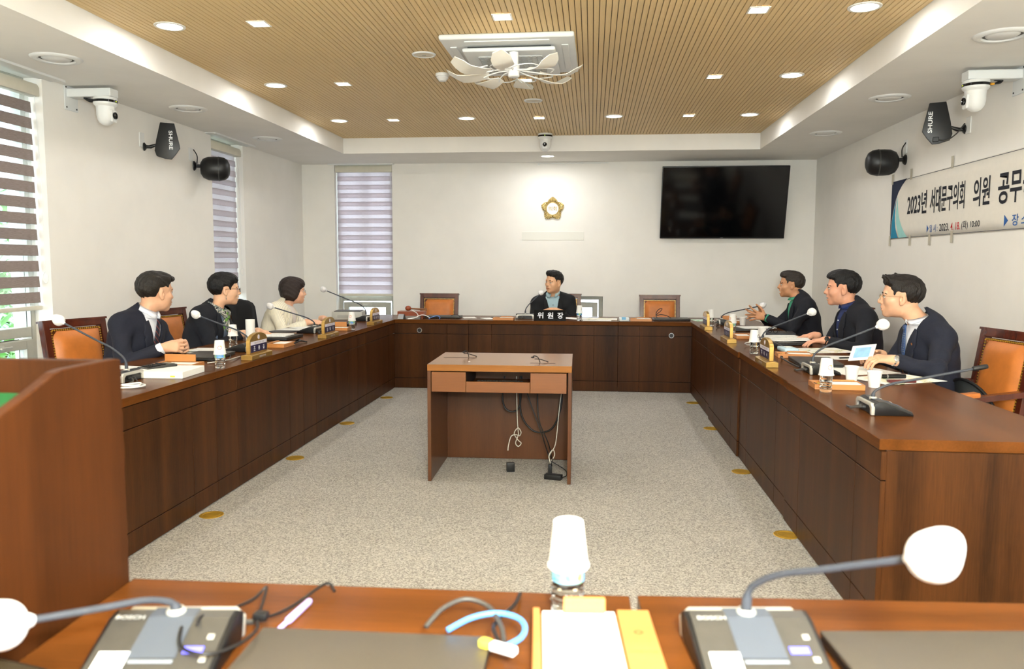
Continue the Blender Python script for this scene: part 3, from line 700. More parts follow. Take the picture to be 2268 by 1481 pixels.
# podium at the left front
pd = thing('podium', 'tall brown veneer podium with sloping sides at the left front', 'podium', (-.891, 1.425, 0), 0)
M_POD = wood('podium_veneer', (40, 20, 7), (72, 38, 15), spec=.12, rough=.42, axis=2, scale=6)
prof = [(-.60, .003), (0, .003), (0, 1.172), (-.012, 1.175), (-.165, 1.175), (-.185, 1.172), (-.205, 1.163), (-.60, 1.02)]
for nm, x0, x1 in (('side_panel', -.022, 0), ('side_panel', -.722, -.70)):
    b = BM(); prism(b, prof, x0, x1, 'x'); obj(nm, bevel(b, .002, 1), M_POD, pd)
obj('front_panel', bevel(box(BM(), -.70, -.022, -.022, -.001, .997, 1.172), .002, 1), M_POD, pd); obj('front_panel', bevel(box(BM(), -.70, -.022, -.022, -.001, .003, .985), .002, 1), M_POD, pd)
obj('reading_shelf', xf(bbox_(-.70, -.022, -.55, -.03, 0, .02), Matrix.Translation((0, -.0, 1.090)) @ Matrix.Rotation(math.radians(12), 4, 'X')), M_POD, pd)
o = obj('green_folder', xf(bbox_(-1.33, -1.03, 1.16, 1.385, 0, .008, .002), Matrix.Translation((0, 0, 0))), mat('green_card', (12, 84, 42), .6, var=.03)); tag(o, 'bright green sheet lying on the podium shelf', 'sheet')
o.location = (0, 0, 0); o.matrix_world = Matrix.Translation((-.891, 1.425, 1.1115)) @ Matrix.Rotation(math.radians(12), 4, 'X') @ Matrix.Translation((.891, -1.425, 0))

# witness desk in the centre
cd = thing('centre_desk', 'brown computer desk with open knee space in the room centre', 'desk', (-.555, 4.77, 0), math.radians(.9))
W = .442; D = .66
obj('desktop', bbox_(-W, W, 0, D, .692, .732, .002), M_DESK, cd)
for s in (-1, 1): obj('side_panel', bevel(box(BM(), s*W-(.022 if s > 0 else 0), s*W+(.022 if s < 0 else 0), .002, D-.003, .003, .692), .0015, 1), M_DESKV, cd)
obj('back_panel', bevel(box(BM(), -W+.022, W-.022, D-.05, D-.03, .003, .692), .0015, 1), M_DESKV, cd)
for lbx, x0, x1 in (('left', -W+.024, -W+.238), ('right', W-.252, W-.030)):
    obj('drawer_front', bevel(box(BM(), x0+.001, x1-.001, .008, .026, .562, .686), .0015, 1), M_DRAWER, cd)
kt = obj('keyboard_tray', bevel(box(box(BM(), -W+.239, W-.254, .008, .026, .562, .628), -W+.239, W-.254, .026, .45, .575, .585), .0012, 1), M_DRAWER, cd)
obj('drawer_box', box(box(BM(), -W+.026, -W+.236, .03, .5, .565, .68), W-.25, W-.032, .03, .5, .565, .68), M_CARC, cd)
for (x, y, w) in ((-.33+.03, .36, .2), (.20+.06, .13, .155)):
    hb = BM(); box(hb, x-w/2, x+w/2, y-.008, y+.008, .7315, .7325); obj('cable_slot', hb, M_CARC, cd)
kb = thing('keyboard', 'black keyboard in the pull-out tray of the centre desk', 'keyboard', (-.565, 4.90, .5855), math.radians(.9))
obj('body', bbox_(-.17, .17, -.075, .06, 0, .022, .006), M_BLACK, kb)
km = me_of('key', bevel(box(BM(), -.008, .008, -.007, .007, 0, .008), .002, 1), mat('keycap', (48, 52, 52), .5))
for r in range(5):
    for c in range(15):
        o = bpy.data.objects.new('key', km); COL.objects.link(o); o.parent = kb; o.location = (-.135+c*.0193, -.06+r*.024, .021)
# cables of the centre desk: each hangs from the top
def cable(label, pts, r, m, name='cable', cat='cable', grp=None, sub=8, n=7):
    b = BM(); tube(b, smoothpath(pts, sub), r, n); o = obj(name, b, m, None, 1.0); tag(o, label, cat, grp); return o
yb = 5.24
cable('thick black cable looping low under the centre desk', [(-.465, yb, .60), (-.462, yb, .36), (-.40, yb, .25), (-.32, yb-.01, .225), (-.24, yb-.02, .27), (-.19, yb-.02, .42), (-.195, yb, .60)], .006, M_BLACK)
cable('black cable in a short loop left of the middle under the centre desk', [(-.57, yb, .60), (-.585, yb, .46), (-.565, yb, .38), (-.51, yb, .36), (-.468, yb, .41), (-.460, yb+.02, .60)], .006, M_BLACK)
cable('thin black cable slanting down to the adapter under the centre desk', [(-.455, yb-.02, .60), (-.40, yb-.03, .44), (-.33, yb-.06, .26), (-.27, yb-.16, .12), (-.24, yb-.24, .06)], .004, M_BLACK)
cable('black cable hanging straight then bending right under the centre desk', [(-.355, yb, .60), (-.35, yb, .45), (-.335, yb-.03, .3), (-.27, yb-.1, .17), (-.245, yb-.2, .10)], .004, M_BLACK)
gl = [(-.49, yb-.02, .60), (-.485, yb-.02, .36), (-.478, yb-.03, .25), (-.47, yb-.04, .205), (-.455, yb-.05, .23), (-.475, yb-.05, .26), (-.50, yb-.06, .225), (-.475, yb-.07, .185), (-.452, yb-.08, .165), (-.47, yb-.09, .145), (-.487, yb-.1, .17), (-.47, yb-.12, .225), (-.51, yb-.14, .225), (-.527, yb-.16, .17), (-.53, yb-.17, .135)]
cable('pale grey cord with a knot hanging to the plug under the centre desk', gl, .0032, mat('grey_cord', (196, 192, 178), .5))
gl = [(-.175, yb, .60), (-.20, yb-.04, .42), (-.215, yb-.10, .24), (-.225, yb-.16, .17), (-.25, yb-.18, .13), (-.262, yb-.19, .10), (-.245, yb-.2, .085), (-.225, yb-.2, .12), (-.235, yb-.2, .155), (-.26, yb-.21, .12), (-.25, yb-.22, .07)]
cable('pale grey cord with bundled end at the right under the centre desk', gl, .0032, mat('grey_cord', (196, 192, 178), .5))
pl = thing('power_plug', 'black mains plug lying on carpet under the centre desk', 'plug', (-.515, 5.05, 0), math.radians(15))
obj('body', bbox_(-.022, .03, -.02, .02, .001, .062, .006), M_BLACK, pl, .6)
b = BM(); tube(b, [(-.022, .009, .045), (-.045, .009, .045)], .0022, 6); tube(b, [(-.022, .009, .02), (-.045, .009, .02)], .0022, 6); obj('pins', b, M_STEEL, pl, 1)
ad = thing('power_adapter', 'black power adapter brick on carpet under the centre desk', 'adapter', (-.225, 4.90, 0), math.radians(-14))
obj('body', bbox_(-.055, .055, -.025, .025, 0, .032, .005), M_BLACK, ad, .6)
cable('black cord curling out of the adapter under the centre desk', [(-.17, 4.89, .016), (-.145, 4.92, .02), (-.15, 5.0, .03), (-.2, 5.05, .05), (-.24, 5.06, .07), (-.235, 5.02, .1)], .003, M_BLACK)
o = obj('dongle', xf(bbox_(-.013, .013, -.011, .011, 0, .06, .005), Matrix.Translation((-.252, 5.03, .002))), M_BLACK, None, .6); tag(o, 'small black dongle hanging beside the adapter under the desk', 'dongle')
def deskmic(label, x, y, dx):
    b = BM(); tube(b, smoothpath([(x, y, .733), (x+dx*.3, y, .765), (x+dx*.8, y-.01, .775), (x+dx, y-.02, .768)]), .003, 6); ell(b, (x+dx, y-.02, .767), (.012, .006, .005), 8, 6)
    if dx < 0: tube(b, smoothpath([(x+.05, y+.02, .735), (x, y+.01, .752), (x-.035, y, .755)]), .003, 6)
    o = obj('cable_end', b, M_BLACK, None, 1); tag(o, label, 'cable')
deskmic('black cable end sticking out of the left slot of the centre desk', -.80, 5.16, -.03)
deskmic('black curved cable end at the right slot of the centre desk', -.315, 4.93, -.045)
o = obj('paper_scrap', xf(bbox_(-.006, .006, -.004, .004, 0, .002, .0005), Matrix.Translation((-.76, 4.92, .7325))), M_PAPER); tag(o, 'tiny white scrap on the centre desk top', 'scrap')

# ================================================================== chairs
def make_chair():
    t = thing('armchair', 'proto', 'chair', (0, 0, 0), 0, 'tan leather council chairs')
    # origin on the floor below the seat centre; sitter looks along -y
    tilt = Matrix.Translation((0, .235, .44)) @ Matrix.Rotation(math.radians(-9), 4, 'X')
    w, h = .235, .53
    fr = BM()
    for s in (-1, 1): box(fr, s*w-(.042 if s > 0 else 0), s*w+(.042 if s < 0 else 0), -.022, .026, -.06, h)
    box(fr, -w+.042, w-.042, -.022, .026, h-.046, h); box(fr, -w+.042, w-.042, -.018, .02, .0, .04)
    bevel(fr, .005, 2); box(fr, -w-.006, w+.006, -.028, .032, h-.006, h+.008); xf(fr, tilt); obj('back_frame', fr, M_CHAIRW, t)
    pb = box(BM(), -w+.046, w-.046, -.014, .018, .044, h-.05); xf(pb, tilt); obj('back_board', pb, M_CHAIRW, t)
    cu = BM(); n = 12; x0, x1, z0, z1 = -w+.062, w-.062, .06, h-.066
    g = [[cu.verts.new((x0+(x1-x0)*i/n, -.014-.034*(1-(2*i/n-1)**8)*(1-(2*j/n-1)**8), z0+(z1-z0)*j/n)) for j in range(n+1)] for i in range(n+1)]
    for i in range(n):
        for j in range(n): cu.faces.new((g[i][j], g[i+1][j], g[i+1][j+1], g[i][j+1]))
    xf(cu, tilt); obj('back_cushion', cu, M_LEATHER, t, 3.14)
    nl = BM(); pts = [(x0-.007, z0+k*(z1-z0)/24) for k in range(25)]+[(x1+.007, z0+k*(z1-z0)/24) for k in range(25)]+[(x0+k*(x1-x0)/22, z1+.007) for k in range(23)]
    for a, c in pts: bmesh.ops.create_cube(nl, size=.0075, matrix=Matrix.Translation((a, -.016, c)) @ Matrix.Rotation(PI/4, 4, 'Y'))
    xf(nl, tilt); o = obj('nail_trim', nl, M_BRASS, t); o['kind'] = 'stuff'
    se = bevel(box(BM(), -.225, .225, -.26, .21, .365, .46), .03, 3); obj('seat', se, M_LEATHER, t, .9)
    ap = bevel(box(BM(), -.235, .235, -.25, .23, .30, .365), .004, 1); obj('seat_frame', ap, M_CHAIRW, t)
    for s in (-1, 1):
        a = BM(); prism(a, [(-.20, .615), (.22, .66), (.26, .66), (.26, .63), (-.19, .585)], s*.262-.028, s*.262+.028, 'x'); ao = obj('armrest', bevel(a, .006, 2), M_CHAIRW, t)
        p = bevel(box(BM(), s*.262-.03, s*.262+.03, -.20, .02, .618, .645), .009, 2); xf(p, Matrix.Translation((0, 0, .0)) @ Matrix.Rotation(math.radians(5), 4, 'X')); obj('arm_pad', xf(p, Matrix.Translation((0, 0, .012))), M_LEATHER, ao, .9)
        q = bevel(box(BM(), s*.262-.02, s*.262+.02, -.185, -.14, .31, .60), .004, 1); obj('arm_post', q, M_CHAIRW, t)
        for yy in (-.22, .2):
            l = BM(); tube(l, [(s*.2, yy, .32), (s*.205, yy+(.03 if yy > 0 else -.01), 0)], [.026, .017], 4); obj('leg', l, M_CHAIRW, t)
    return t
chair0 = make_chair(); _ch = [0]
def chair(label, x, y, rotz):
    if _ch[0] == 0:
        chair0.location = (x, y, 0); chair0.rotation_euler = (0, 0, rotz); chair0['label'] = label; _ch[0] = 1; return chair0
    return dup(chair0, (x, y, 0), rotz, label)
RL, RR = PI/2, -PI/2          # left row looks to +x, right row to -x
chair('tan leather armchair behind the man in navy suit on the left row', -3.13, 4.88, RL-math.radians(17))
chair('tan leather armchair behind the woman with the scarf', -3.14, 6.08, RL-math.radians(11))
chair('tan leather armchair with black coat behind the woman in cream jacket', -3.16, 7.32, RL-math.radians(8))
chair('empty tan leather armchair at the back row behind the gavel', -1.835, 9.22, 0)
chair('tan leather armchair of the chairman at the back row', -.36, 9.36, 0)
chair('empty tan leather armchair at the right end of the back row', .80, 9.22, 0)
chair('tan leather armchair behind the man with glasses on the right row', 2.10, 4.80, RR+math.radians(9))
chair('tan leather armchair behind the man in royal blue shirt', 2.13, 6.12, RR)
chair('tan leather armchair behind the man in green shirt', 2.14, 7.50, RR-math.radians(5))
def lumbar(label, x, y, z, rotz, sc=1.0):
    t = thing('lumbar_support', label, 'cushion', (x, y, z), rotz, 'black mesh lumbar supports')
    b = BM(); n = 14
    out = [(.19*sc*math.cos(a), .02+.055*sc*math.sin(a)**2*0, .0+.17*sc*math.sin(a)) for a in np.linspace(0, PI, n)]
    path = [(p[0], -.05+.05*(p[0]/(.19*sc))**2, p[2]) for p in out]; tube(b, path, .009, 8); tube(b, [path[0], (0, -.05, -.005), path[-1]], .008, 8)
    obj('rim', b, M_BLACK, t, 1)
    g = BM(); c = g.verts.new((0, -.055, .06*sc)); vs = [g.verts.new((p[0]*.97, p[1], p[2]*.97)) for p in path]
    for i in range(n-1): g.faces.new((vs[i], vs[i+1], c))
    g.faces.new((vs[-1], vs[0], c))
    o = obj('mesh_panel', g, mat('black_mesh', (40, 44, 46), .7, var=.3, scale=300), t, 1); sm = o.modifiers.new('s', 'SOLIDIFY'); sm.thickness = .003
    return t
for lb, x, y, rz in (('on the armchair behind the gavel', -1.80, 9.22, 0), ('on the armchair at the back row right end', .78, 9.22, 0), ('on the armchair with the draped coat', -3.16, 7.32, RL-math.radians(8)),
                     ('beside the navy-suited man with glasses', 2.10, 4.80, RR+math.radians(9)), ('beside the man in royal blue shirt', 2.13, 6.12, RR), ('beside the man in green shirt', 2.14, 7.50, RR-math.radians(5))):
    lumbar('black mesh lumbar support '+lb, x-math.sin(rz)*.10, y+math.cos(rz)*.10, .475, rz, 1.25 if 'back row' not in lb and 'gavel' not in lb else 1.12)
# coat over a chair back
ct = BM(); n, mm = 14, 16
g = []
for i in range(n+1):
    u = i/n*2-1; row = []
    for j in range(mm+1):
        v = j/mm
        if v < .5: zz = .985-.48*(1-2*v)**1.0*(1 if abs(u) < 1 else 1); yy = -.055-.02*math.sin(u*5)-.02*(1-2*v)
        else: zz = .985-.52*(2*v-1); yy = .075+.025*math.sin(u*6+1)+.05*(2*v-1)
        if .4 < v < .6: zz = 1.0-.06*abs(v-.5)*10*.3-.035*u*u+.006*math.sin(u*9)
        row.append(ct.verts.new((u*(.235+.02*abs(2*v-1)), .19+yy+.07*(zz-.5), zz)))
    g.append(row)
for i in range(n):
    for j in range(mm): ct.faces.new((g[i][j], g[i+1][j], g[i+1][j+1], g[i][j+1]))
o = obj('draped_coat', ct, mat('black_coat', (17, 17, 19), .9, var=.2, scale=10, bump=.3, bscale=14), None, 3.14); tag(o, 'black coat draped over an armchair back between the two women', 'coat')
sm = o.modifiers.new('s', 'SOLIDIFY'); sm.thickness = .012
sm = o.modifiers.new('d', 'SUBSURF'); sm.levels = 1; sm.render_levels = 1
o.location = (-3.16, 7.32, 0); o.rotation_euler = (0, 0, RL-math.radians(8))
# ================================================================== people: smooth implicit bodies turned into meshes
def V3(*a): return np.array(a, float)
def unit(v): v = np.asarray(v, float); return v/np.linalg.norm(v)
class Sdf:
    def __init__(s): s.ops = []
    def add(s, fn, c, rad, k=.01, op='u'): s.ops.append((fn, np.asarray(c, float), float(rad), k, op)); return s
    def ell(s, c, r, A=None, k=.01, op='u'):
        c = np.asarray(c, float); r = np.asarray(r, float); A = np.eye(3) if A is None else A
        def fn(p):
            q = (p-c) @ A; a = q/r; k0 = np.sqrt((a*a).sum(1)); b = a/r; k1 = np.sqrt((b*b).sum(1))
            return k0*(k0-1)/np.maximum(k1, 1e-6)
        return s.add(fn, c, r.max(), k, op)
    def cone(s, a, b, r1, r2, k=.01, op='u'):
        a = np.asarray(a, float); b = np.asarray(b, float); ba = b-a; L = max(1e-9, ba @ ba)
        def fn(p):
            t = np.clip((p-a) @ ba/L, 0, 1); q = p-a-t[:, None]*ba
            return np.sqrt((q*q).sum(1))-(r1+(r2-r1)*t)
        return s.add(fn, (a+b)/2, np.sqrt(L)/2+max(r1, r2), k, op)
    def eval(s, p, mask_c=None, half=0):
        """p: (nb, m, 3) points in blocks with centres mask_c, or (n,3)"""
        if mask_c is None:
            d = np.full(len(p), 1e3)
            for fn, c, rad, k, op in s.ops: d = comb(d, fn(p), k, op)
            return d
        nb, m, _ = p.shape; d = np.full((nb, m), 1e3)
        for fn, c, rad, k, op in s.ops:
            if rad > 5: sel = slice(None)
            else:
                sel = np.nonzero(np.sqrt(((mask_c-c)**2).sum(1)) < rad+half+k+.012)[0]
                if len(sel) == 0: continue
            pp = p[sel]; q = fn(pp.reshape(-1, 3)).reshape(pp.shape[:2]); d[sel] = comb(d[sel], q, k, op)
        return d
def comb(d, q, k, op):
    if op == 'u':
        h = np.maximum(k-np.abs(d-q), 0)/k; return np.minimum(d, q)-h*h*k*.25
    if op == 's': q = -q
    h = np.maximum(k-np.abs(d-q), 0)/k; return np.maximum(d, q)+h*h*k*.25
def mesh_sdf(S, res, lo, hi, B=10):
    lo = np.asarray(lo, float); hi = np.asarray(hi, float)
    nb = np.ceil((hi-lo)/(res*B)).astype(int); n = nb*B
    D = np.full(n, 1.0, np.float32)
    I = np.stack(np.meshgrid(*[np.arange(k) for k in nb], indexing='ij'), -1).reshape(-1, 3)
    C = lo+(I+.5)*B*res-.5*res
    half = B*res*.5*math.sqrt(3)
    dc = S.eval(C)
    ok = np.abs(dc) < half+.03
    neg = (~ok) & (dc < 0)
    off = np.stack(np.meshgrid(*[np.arange(B)]*3, indexing='ij'), -1).reshape(-1, 3)
    D6 = D.reshape(nb[0], B, nb[1], B, nb[2], B)
    for i in I[neg]: D6[i[0], :, i[1], :, i[2], :] = -1
    A = I[ok]
    for s in range(0, len(A), 400):
        a = A[s:s+400]; P = lo+(a[:, None, :]*B+off[None])*res
        d = S.eval(P, C[ok][s:s+400], half)
        for q, i in enumerate(a): D6[i[0], :, i[1], :, i[2], :] = d[q].reshape(B, B, B)
    D = D6.reshape(n)
    sg = D < 0
    c = sg[:-1, :-1, :-1].astype(np.int8)
    for dx in (0, 1):
        for dy in (0, 1):
            for dz in (0, 1):
                if dx+dy+dz: c = c+sg[dx:n[0]-1+dx, dy:n[1]-1+dy, dz:n[2]-1+dz]
    cell = np.argwhere((c > 0) & (c < 8))
    idx = np.full(c.shape, -1, np.int32); idx[tuple(cell.T)] = np.arange(len(cell))
    corn = np.array([(x, y, z) for x in (0, 1) for y in (0, 1) for z in (0, 1)])
    vals = np.stack([D[tuple((cell+o).T)] for o in corn], 1)
    acc = np.zeros((len(cell), 3)); cnt = np.zeros(len(cell))
    for a in range(8):
        for b in range(a+1, 8):
            if abs(corn[a]-corn[b]).sum() != 1: continue
            m = (vals[:, a] < 0) != (vals[:, b] < 0)
            if not m.any(): continue
            va = vals[m, a]; vb = vals[m, b]; t = va/(va-vb)
            acc[m] += corn[a]+t[:, None]*(corn[b]-corn[a]); cnt[m] += 1
    V = lo+(cell+acc/cnt[:, None])*res
    F = []
    for ax in range(3):
        u, w = (ax+1) % 3, (ax+2) % 3
        sl0 = [slice(1, n[k]-1) for k in range(3)]; sl1 = list(sl0); sl0[ax] = slice(0, n[ax]-1); sl1[ax] = slice(1, n[ax])
        a = sg[tuple(sl0)]; b = sg[tuple(sl1)]
        e = np.argwhere(a != b)
        if not len(e): continue
        base = e.copy()
        for k in range(3):
            if k != ax: base[:, k] += 1
        fl = a[tuple(e.T)]
        def at(du, dw):
            q = base.copy(); q[:, u] -= du; q[:, w] -= dw; return idx[tuple(q.T)]
        quad = np.stack([at(1, 1), at(0, 1), at(0, 0), at(1, 0)], 1)
        quad[~fl] = quad[~fl][:, ::-1]; F.append(quad)
    return V, np.concatenate(F)
def quads_mesh(name, V, F, mats, midx=None):
    me = bpy.data.meshes.new(name); me.vertices.add(len(V)); me.vertices.foreach_set('co', V.astype(np.float32).ravel())
    me.loops.add(F.size); me.loops.foreach_set('vertex_index', F.astype(np.int32).ravel())
    me.polygons.add(len(F)); me.polygons.foreach_set('loop_start', np.arange(0, F.size, 4, dtype=np.int32)); me.polygons.foreach_set('loop_total', np.full(len(F), 4, np.int32))
    for m in mats: me.materials.append(m)
    if midx is not None: me.polygons.foreach_set('material_index', midx.astype(np.int32))
    me.polygons.foreach_set('use_smooth', np.ones(len(F), bool)); me.update(calc_edges=True); me.validate()
    return me
def ik(a, b, l1, l2, pole):
    d = b-a; L = np.linalg.norm(d); L2 = min(L, (l1+l2)*.995); u = d/L
    x = (l1*l1-l2*l2+L2*L2)/(2*L2); h = math.sqrt(max(0, l1*l1-x*x))
    p = pole-(pole @ u)*u; p = unit(p)
    return a+u*x+p*h
def hand_prims(S, w, d, n, side, curl=(.3, .4, .3), spread=.12, thumb=(.55, .75, .25), sc=1.0, palm_len=.082, tc=.25):
    """w wrist, d finger direction, n the way the palm faces, side +1 right / -1 left"""
    d = unit(d); n = unit(n-(n @ d)*d); t = side*np.cross(d, n)
    offs = (.027, .009, -.010, -.027); lens = ((.042, .026, .020), (.046, .030, .021), (.042, .027, .020), (.034, .021, .018))
    S.cone(w-d*.03*sc, w+d*.02*sc, .024*sc, .024*sc, k=.02)
    for q in range(4):
        kn = w+d*(palm_len-.004*abs(q-1))*sc+t*offs[q]*sc
        S.cone(w+d*.015*sc+t*offs[q]*.55*sc, kn, .0155*sc, .0125*sc, k=.014)
        ang = 0; p = kn; r = (.0098, .0098, .0093, .0083)[q]
        fd = unit(d+t*spread*(1.2-q*.8))
        for j in range(3):
            ang += curl[j] if not isinstance(curl[0], (tuple, list)) else curl[q][j]
            v = fd*math.cos(ang)+n*math.sin(ang); e = p+v*lens[q][j]*sc
            S.cone(p, e, r*sc*(1-.05*j), r*sc*(.95-.06*j), k=.004); p = e
    b = w+d*.02*sc+t*.024*sc
    v = unit(d*thumb[0]+t*thumb[1]+n*thumb[2]); p = b
    for j, (L, r) in enumerate(((.040, .0135), (.034, .0112), (.026, .0102))):
        e = p+v*L*sc; S.cone(p, e, r*sc, r*.92*sc, k=.010 if j == 0 else .004); p = e
        v = unit(v*math.cos(tc)+unit(d-t*.6)*math.sin(tc))
SKIN = {}
def skin_mat(c):
    if c not in SKIN:
        m = mat('skin_%d_%d' % (c[0], c[1]), c, .48, var=.05, scale=14, bump=.04, bscale=220)
        m.node_tree.nodes['Principled BSDF'].inputs['Subsurface Weight'].default_value = .08
        m.node_tree.nodes['Principled BSDF'].inputs['Subsurface Radius'].default_value = (.012, .005, .003)
        SKIN[c] = m
    return SKIN[c]
def hair_mat(name, c): return mat(name, c, .38, var=.35, scale=6, stretch=(60, 6, 20), bump=.5, bscale=5, spec=.35)
M_LIP = mat('lip', (172, 92, 82), .45, var=.05, scale=40); M_TEETH = mat('teeth', (236, 230, 216), .3); M_EYEW = mat('eye_white', (226, 220, 212), .25); M_IRIS = mat('iris_dark', (28, 18, 14), .15); M_MOUTH = mat('mouth_inside', (70, 26, 24), .6)
def grid_obj(name, rows, m, parent, thick=.003, smooth=3.14, closed=False):
    b = BM(); g = [[b.verts.new(tuple(p)) for p in r] for r in rows]
    for i in range(len(g)-1 if not closed else len(g)):
        r0 = g[i]; r1 = g[(i+1) % len(g)]
        for j in range(len(r0)-1): b.faces.new((r0[j], r1[j], r1[j+1], r0[j+1]))
    o = obj(name, b, m, parent, smooth); sm = o.modifiers.new('thickness', 'SOLIDIFY'); sm.thickness = thick; sm.offset = 0
    return o

def person(label, hip, face, sho, head, hdir, hpitch=0, hroll=0, skin=(220, 168, 128), hs=1.07, female=False, hands=None, elbow=None,
           jacket=None, shirt=None, tie=None, vbot=.25, hair='short', haircol=(24, 20, 18), glasses=None, mouth='closed', collar=True, watch=None, scarf=None, pole=None, bulk=1.0, cuff=None, res=.0042, vtop=.075, lap=True, badge=False, buttons=None):
    root = thing('person', label, 'person', (hip[0], hip[1], 0)); O = V3(hip[0], hip[1], 0)
    F = unit(V3(face[0], face[1], 0)); U0 = V3(0, 0, 1); R = np.cross(F, U0)
    S0 = V3(*sho)-O; H0 = V3(*head)-O; P0 = V3(0, 0, .53)
    U = unit(S0-P0); Ff = unit(F-(F @ U)*U); A = np.stack([np.cross(Ff, U), Ff, U], 1)      # torso frame (columns right, front, up)
    sw = (.165 if female else .185)*bulk
    shR = S0+A[:, 0]*sw-A[:, 2]*.052; shL = S0-A[:, 0]*sw-A[:, 2]*.052
    hf = unit(V3(hdir[0], hdir[1], 0)); hu = U0; hr = np.cross(hf, hu)
    c, s = math.cos(hpitch), math.sin(hpitch); hf, hu = hf*c+hu*s, hu*c-hf*s
    c, s = math.cos(hroll), math.sin(hroll); hr, hu = hr*c+hu*s, hu*c-hr*s
    HA = np.stack([hr, hf, hu], 1)
    def hp(x, y, z): return H0+HA @ (V3(x, y, z)*hs)
    NB = S0+A[:, 2]*.048+A[:, 1]*.022                                   # base of the neck
    wr = {}; el = {}
    for sd, key in ((1, 'R'), (-1, 'L')):
        h = hands[key]; w = V3(*h['w'])-O; wr[key] = w
        pl = V3(*(pole or {}).get(key, (0, 0, -1))) if pole and key in pole else (-U0*1.0+R*sd*.7-F*.35)
        el[key] = ik(shR if sd > 0 else shL, w, .285, .255, pl)
    # ---- body: torso, arms, hands, neck and head as one skin
    S = Sdf()
    mid = P0*.5+S0*.5
    S.ell(P0+V3(0, 0, .02), (.15*bulk, .115*bulk, .13), A, .05); S.ell(mid, (.14*bulk, .10*bulk, .17), A, .06); S.ell(S0-A[:, 2]*.10, (.155*bulk, .10*bulk, .16), A, .06)
    S.cone(shR-A[:, 0]*.03, shL+A[:, 0]*.03, .05, .05, .05)
    for key, sh in (('R', shR), ('L', shL)):
        S.cone(sh, el[key], .047, .040, .03); S.cone(el[key], wr[key], .040, .026, .012)
    S.cone(NB-A[:, 2]*.06-A[:, 1]*.02, hp(0, -.026, -.055), .060*bulk**.5, .054*bulk**.5 if not female else .047, .04)
    nh = len(S.ops)
    S.ell(hp(0, -.018, .03), V3(.078, .098, .088)*hs, HA, .03)
    S.ell(hp(0, .028, .035), V3(.067, .062, .066)*hs, HA, .02); S.ell(hp(0, .034, -.035), V3(.064, .058, .072)*hs, HA, .03)
    S.ell(hp(0, .020, -.064), V3(.060, .060, .050)*hs, HA, .025); S.ell(hp(0, .070, -.098), V3(.026, .020, .019)*hs, HA, .025)
    for q in (-1, 1):
        S.ell(hp(q*.043, .054, -.026), V3(.026, .027, .026)*hs, HA, .02)
        S.ell(hp(q*.031, .105, -.001), V3(.019, .017, .011)*hs, HA, .010, 's')
    S.cone(hp(-.036, .080, .020), hp(.036, .080, .020), .0125*hs, .0125*hs, .016)
    S.cone(hp(0, .086, .010), hp(0, .107, -.029), .0095*hs, .0130*hs, .010)
    for q in (-1, 1): S.ell(hp(q*.0135, .096, -.034), V3(.0095, .011, .0085)*hs, HA, .006)
    S.ell(hp(0, .080, -.060), V3(.033, .021, .026)*hs, HA, .014)
    S.cone(hp(-.019, .0955, -.0605), hp(.019, .0955, -.0605), .0058*hs, .0058*hs, .005)
    lz = {'closed': -.074, 'smile': -.0765, 'laugh': -.0830}[mouth]; S.cone(hp(-.016, .0925, lz), hp(.016, .0925, lz), .0068*hs, .0068*hs, .005)
    op = {'closed': .0018, 'smile': .0062, 'laugh': .0120}[mouth]
    S.ell(hp(0, .100, -.0672-(.0045 if mouth == 'laugh' else .001)), V3(.030 if mouth != 'closed' else .022, .020, op)*hs, HA, .003, 's')
    if mouth != 'closed':
        for q in (-1, 1): S.cone(hp(q*.014, .098, -.0685), hp(q*.034, .079, -.0585), .0034*hs, .0020*hs, .003, 's'); S.ell(hp(q*.046, .060, -.034), V3(.020, .020, .017)*hs, HA, .016)
    for q in (-1, 1):
        S.ell(hp(q*.080, -.010, -.012), V3(.0100, .0175, .0300)*hs, HA, .008); S.ell(hp(q*.078, -.004, -.036), V3(.008, .011, .012)*hs, HA, .006)
        S.ell(hp(q*.0945, -.001, -.008), V3(.0150, .0100, .0185)*hs, HA, .002, 's')
    for sd, key in ((1, 'R'), (-1, 'L')):
        h = hands[key]; hand_prims(S, wr[key], V3(*h['d']), V3(*h['n']), sd, **{k_: v_ for k_, v_ in h.items() if k_ not in 'wdn'})
    pts = [S0, P0, H0, wr['R'], wr['L'], el['R'], el['L']]
    lo = np.min(pts, 0)-.24; hi = np.max(pts, 0)+.24; lo[2] = .40
    Vb, Fb = mesh_sdf(S, res, lo, hi)
    cen = (Vb[Fb].mean(1)-H0) @ HA/hs
    lipm = (np.abs(cen[:, 0]) < .0235) & (cen[:, 1] > .088) & (np.abs(cen[:, 2]+.0672) < (.0105 if female else .0085))
    obj('body', quads_mesh('body', Vb, Fb, [skin_mat(skin), M_LIP if female else mat('lip_%d' % skin[0], tuple(int(v*f_) for v, f_ in zip(skin, (.90, .78, .76))), .45)], lipm.astype(int)), None, root)
    # ---- eyes, brows, mouth
    def hobj(name, bm, m, parent=root, smooth=1.0):
        M = Matrix(((*(HA[0]*hs), H0[0]), (*(HA[1]*hs), H0[1]), (*(HA[2]*hs), H0[2]), (0, 0, 0, 1))); xf(bm, M); return obj(name, bm, m, parent, smooth)
    slit = .0048 if mouth != 'closed' else .0058
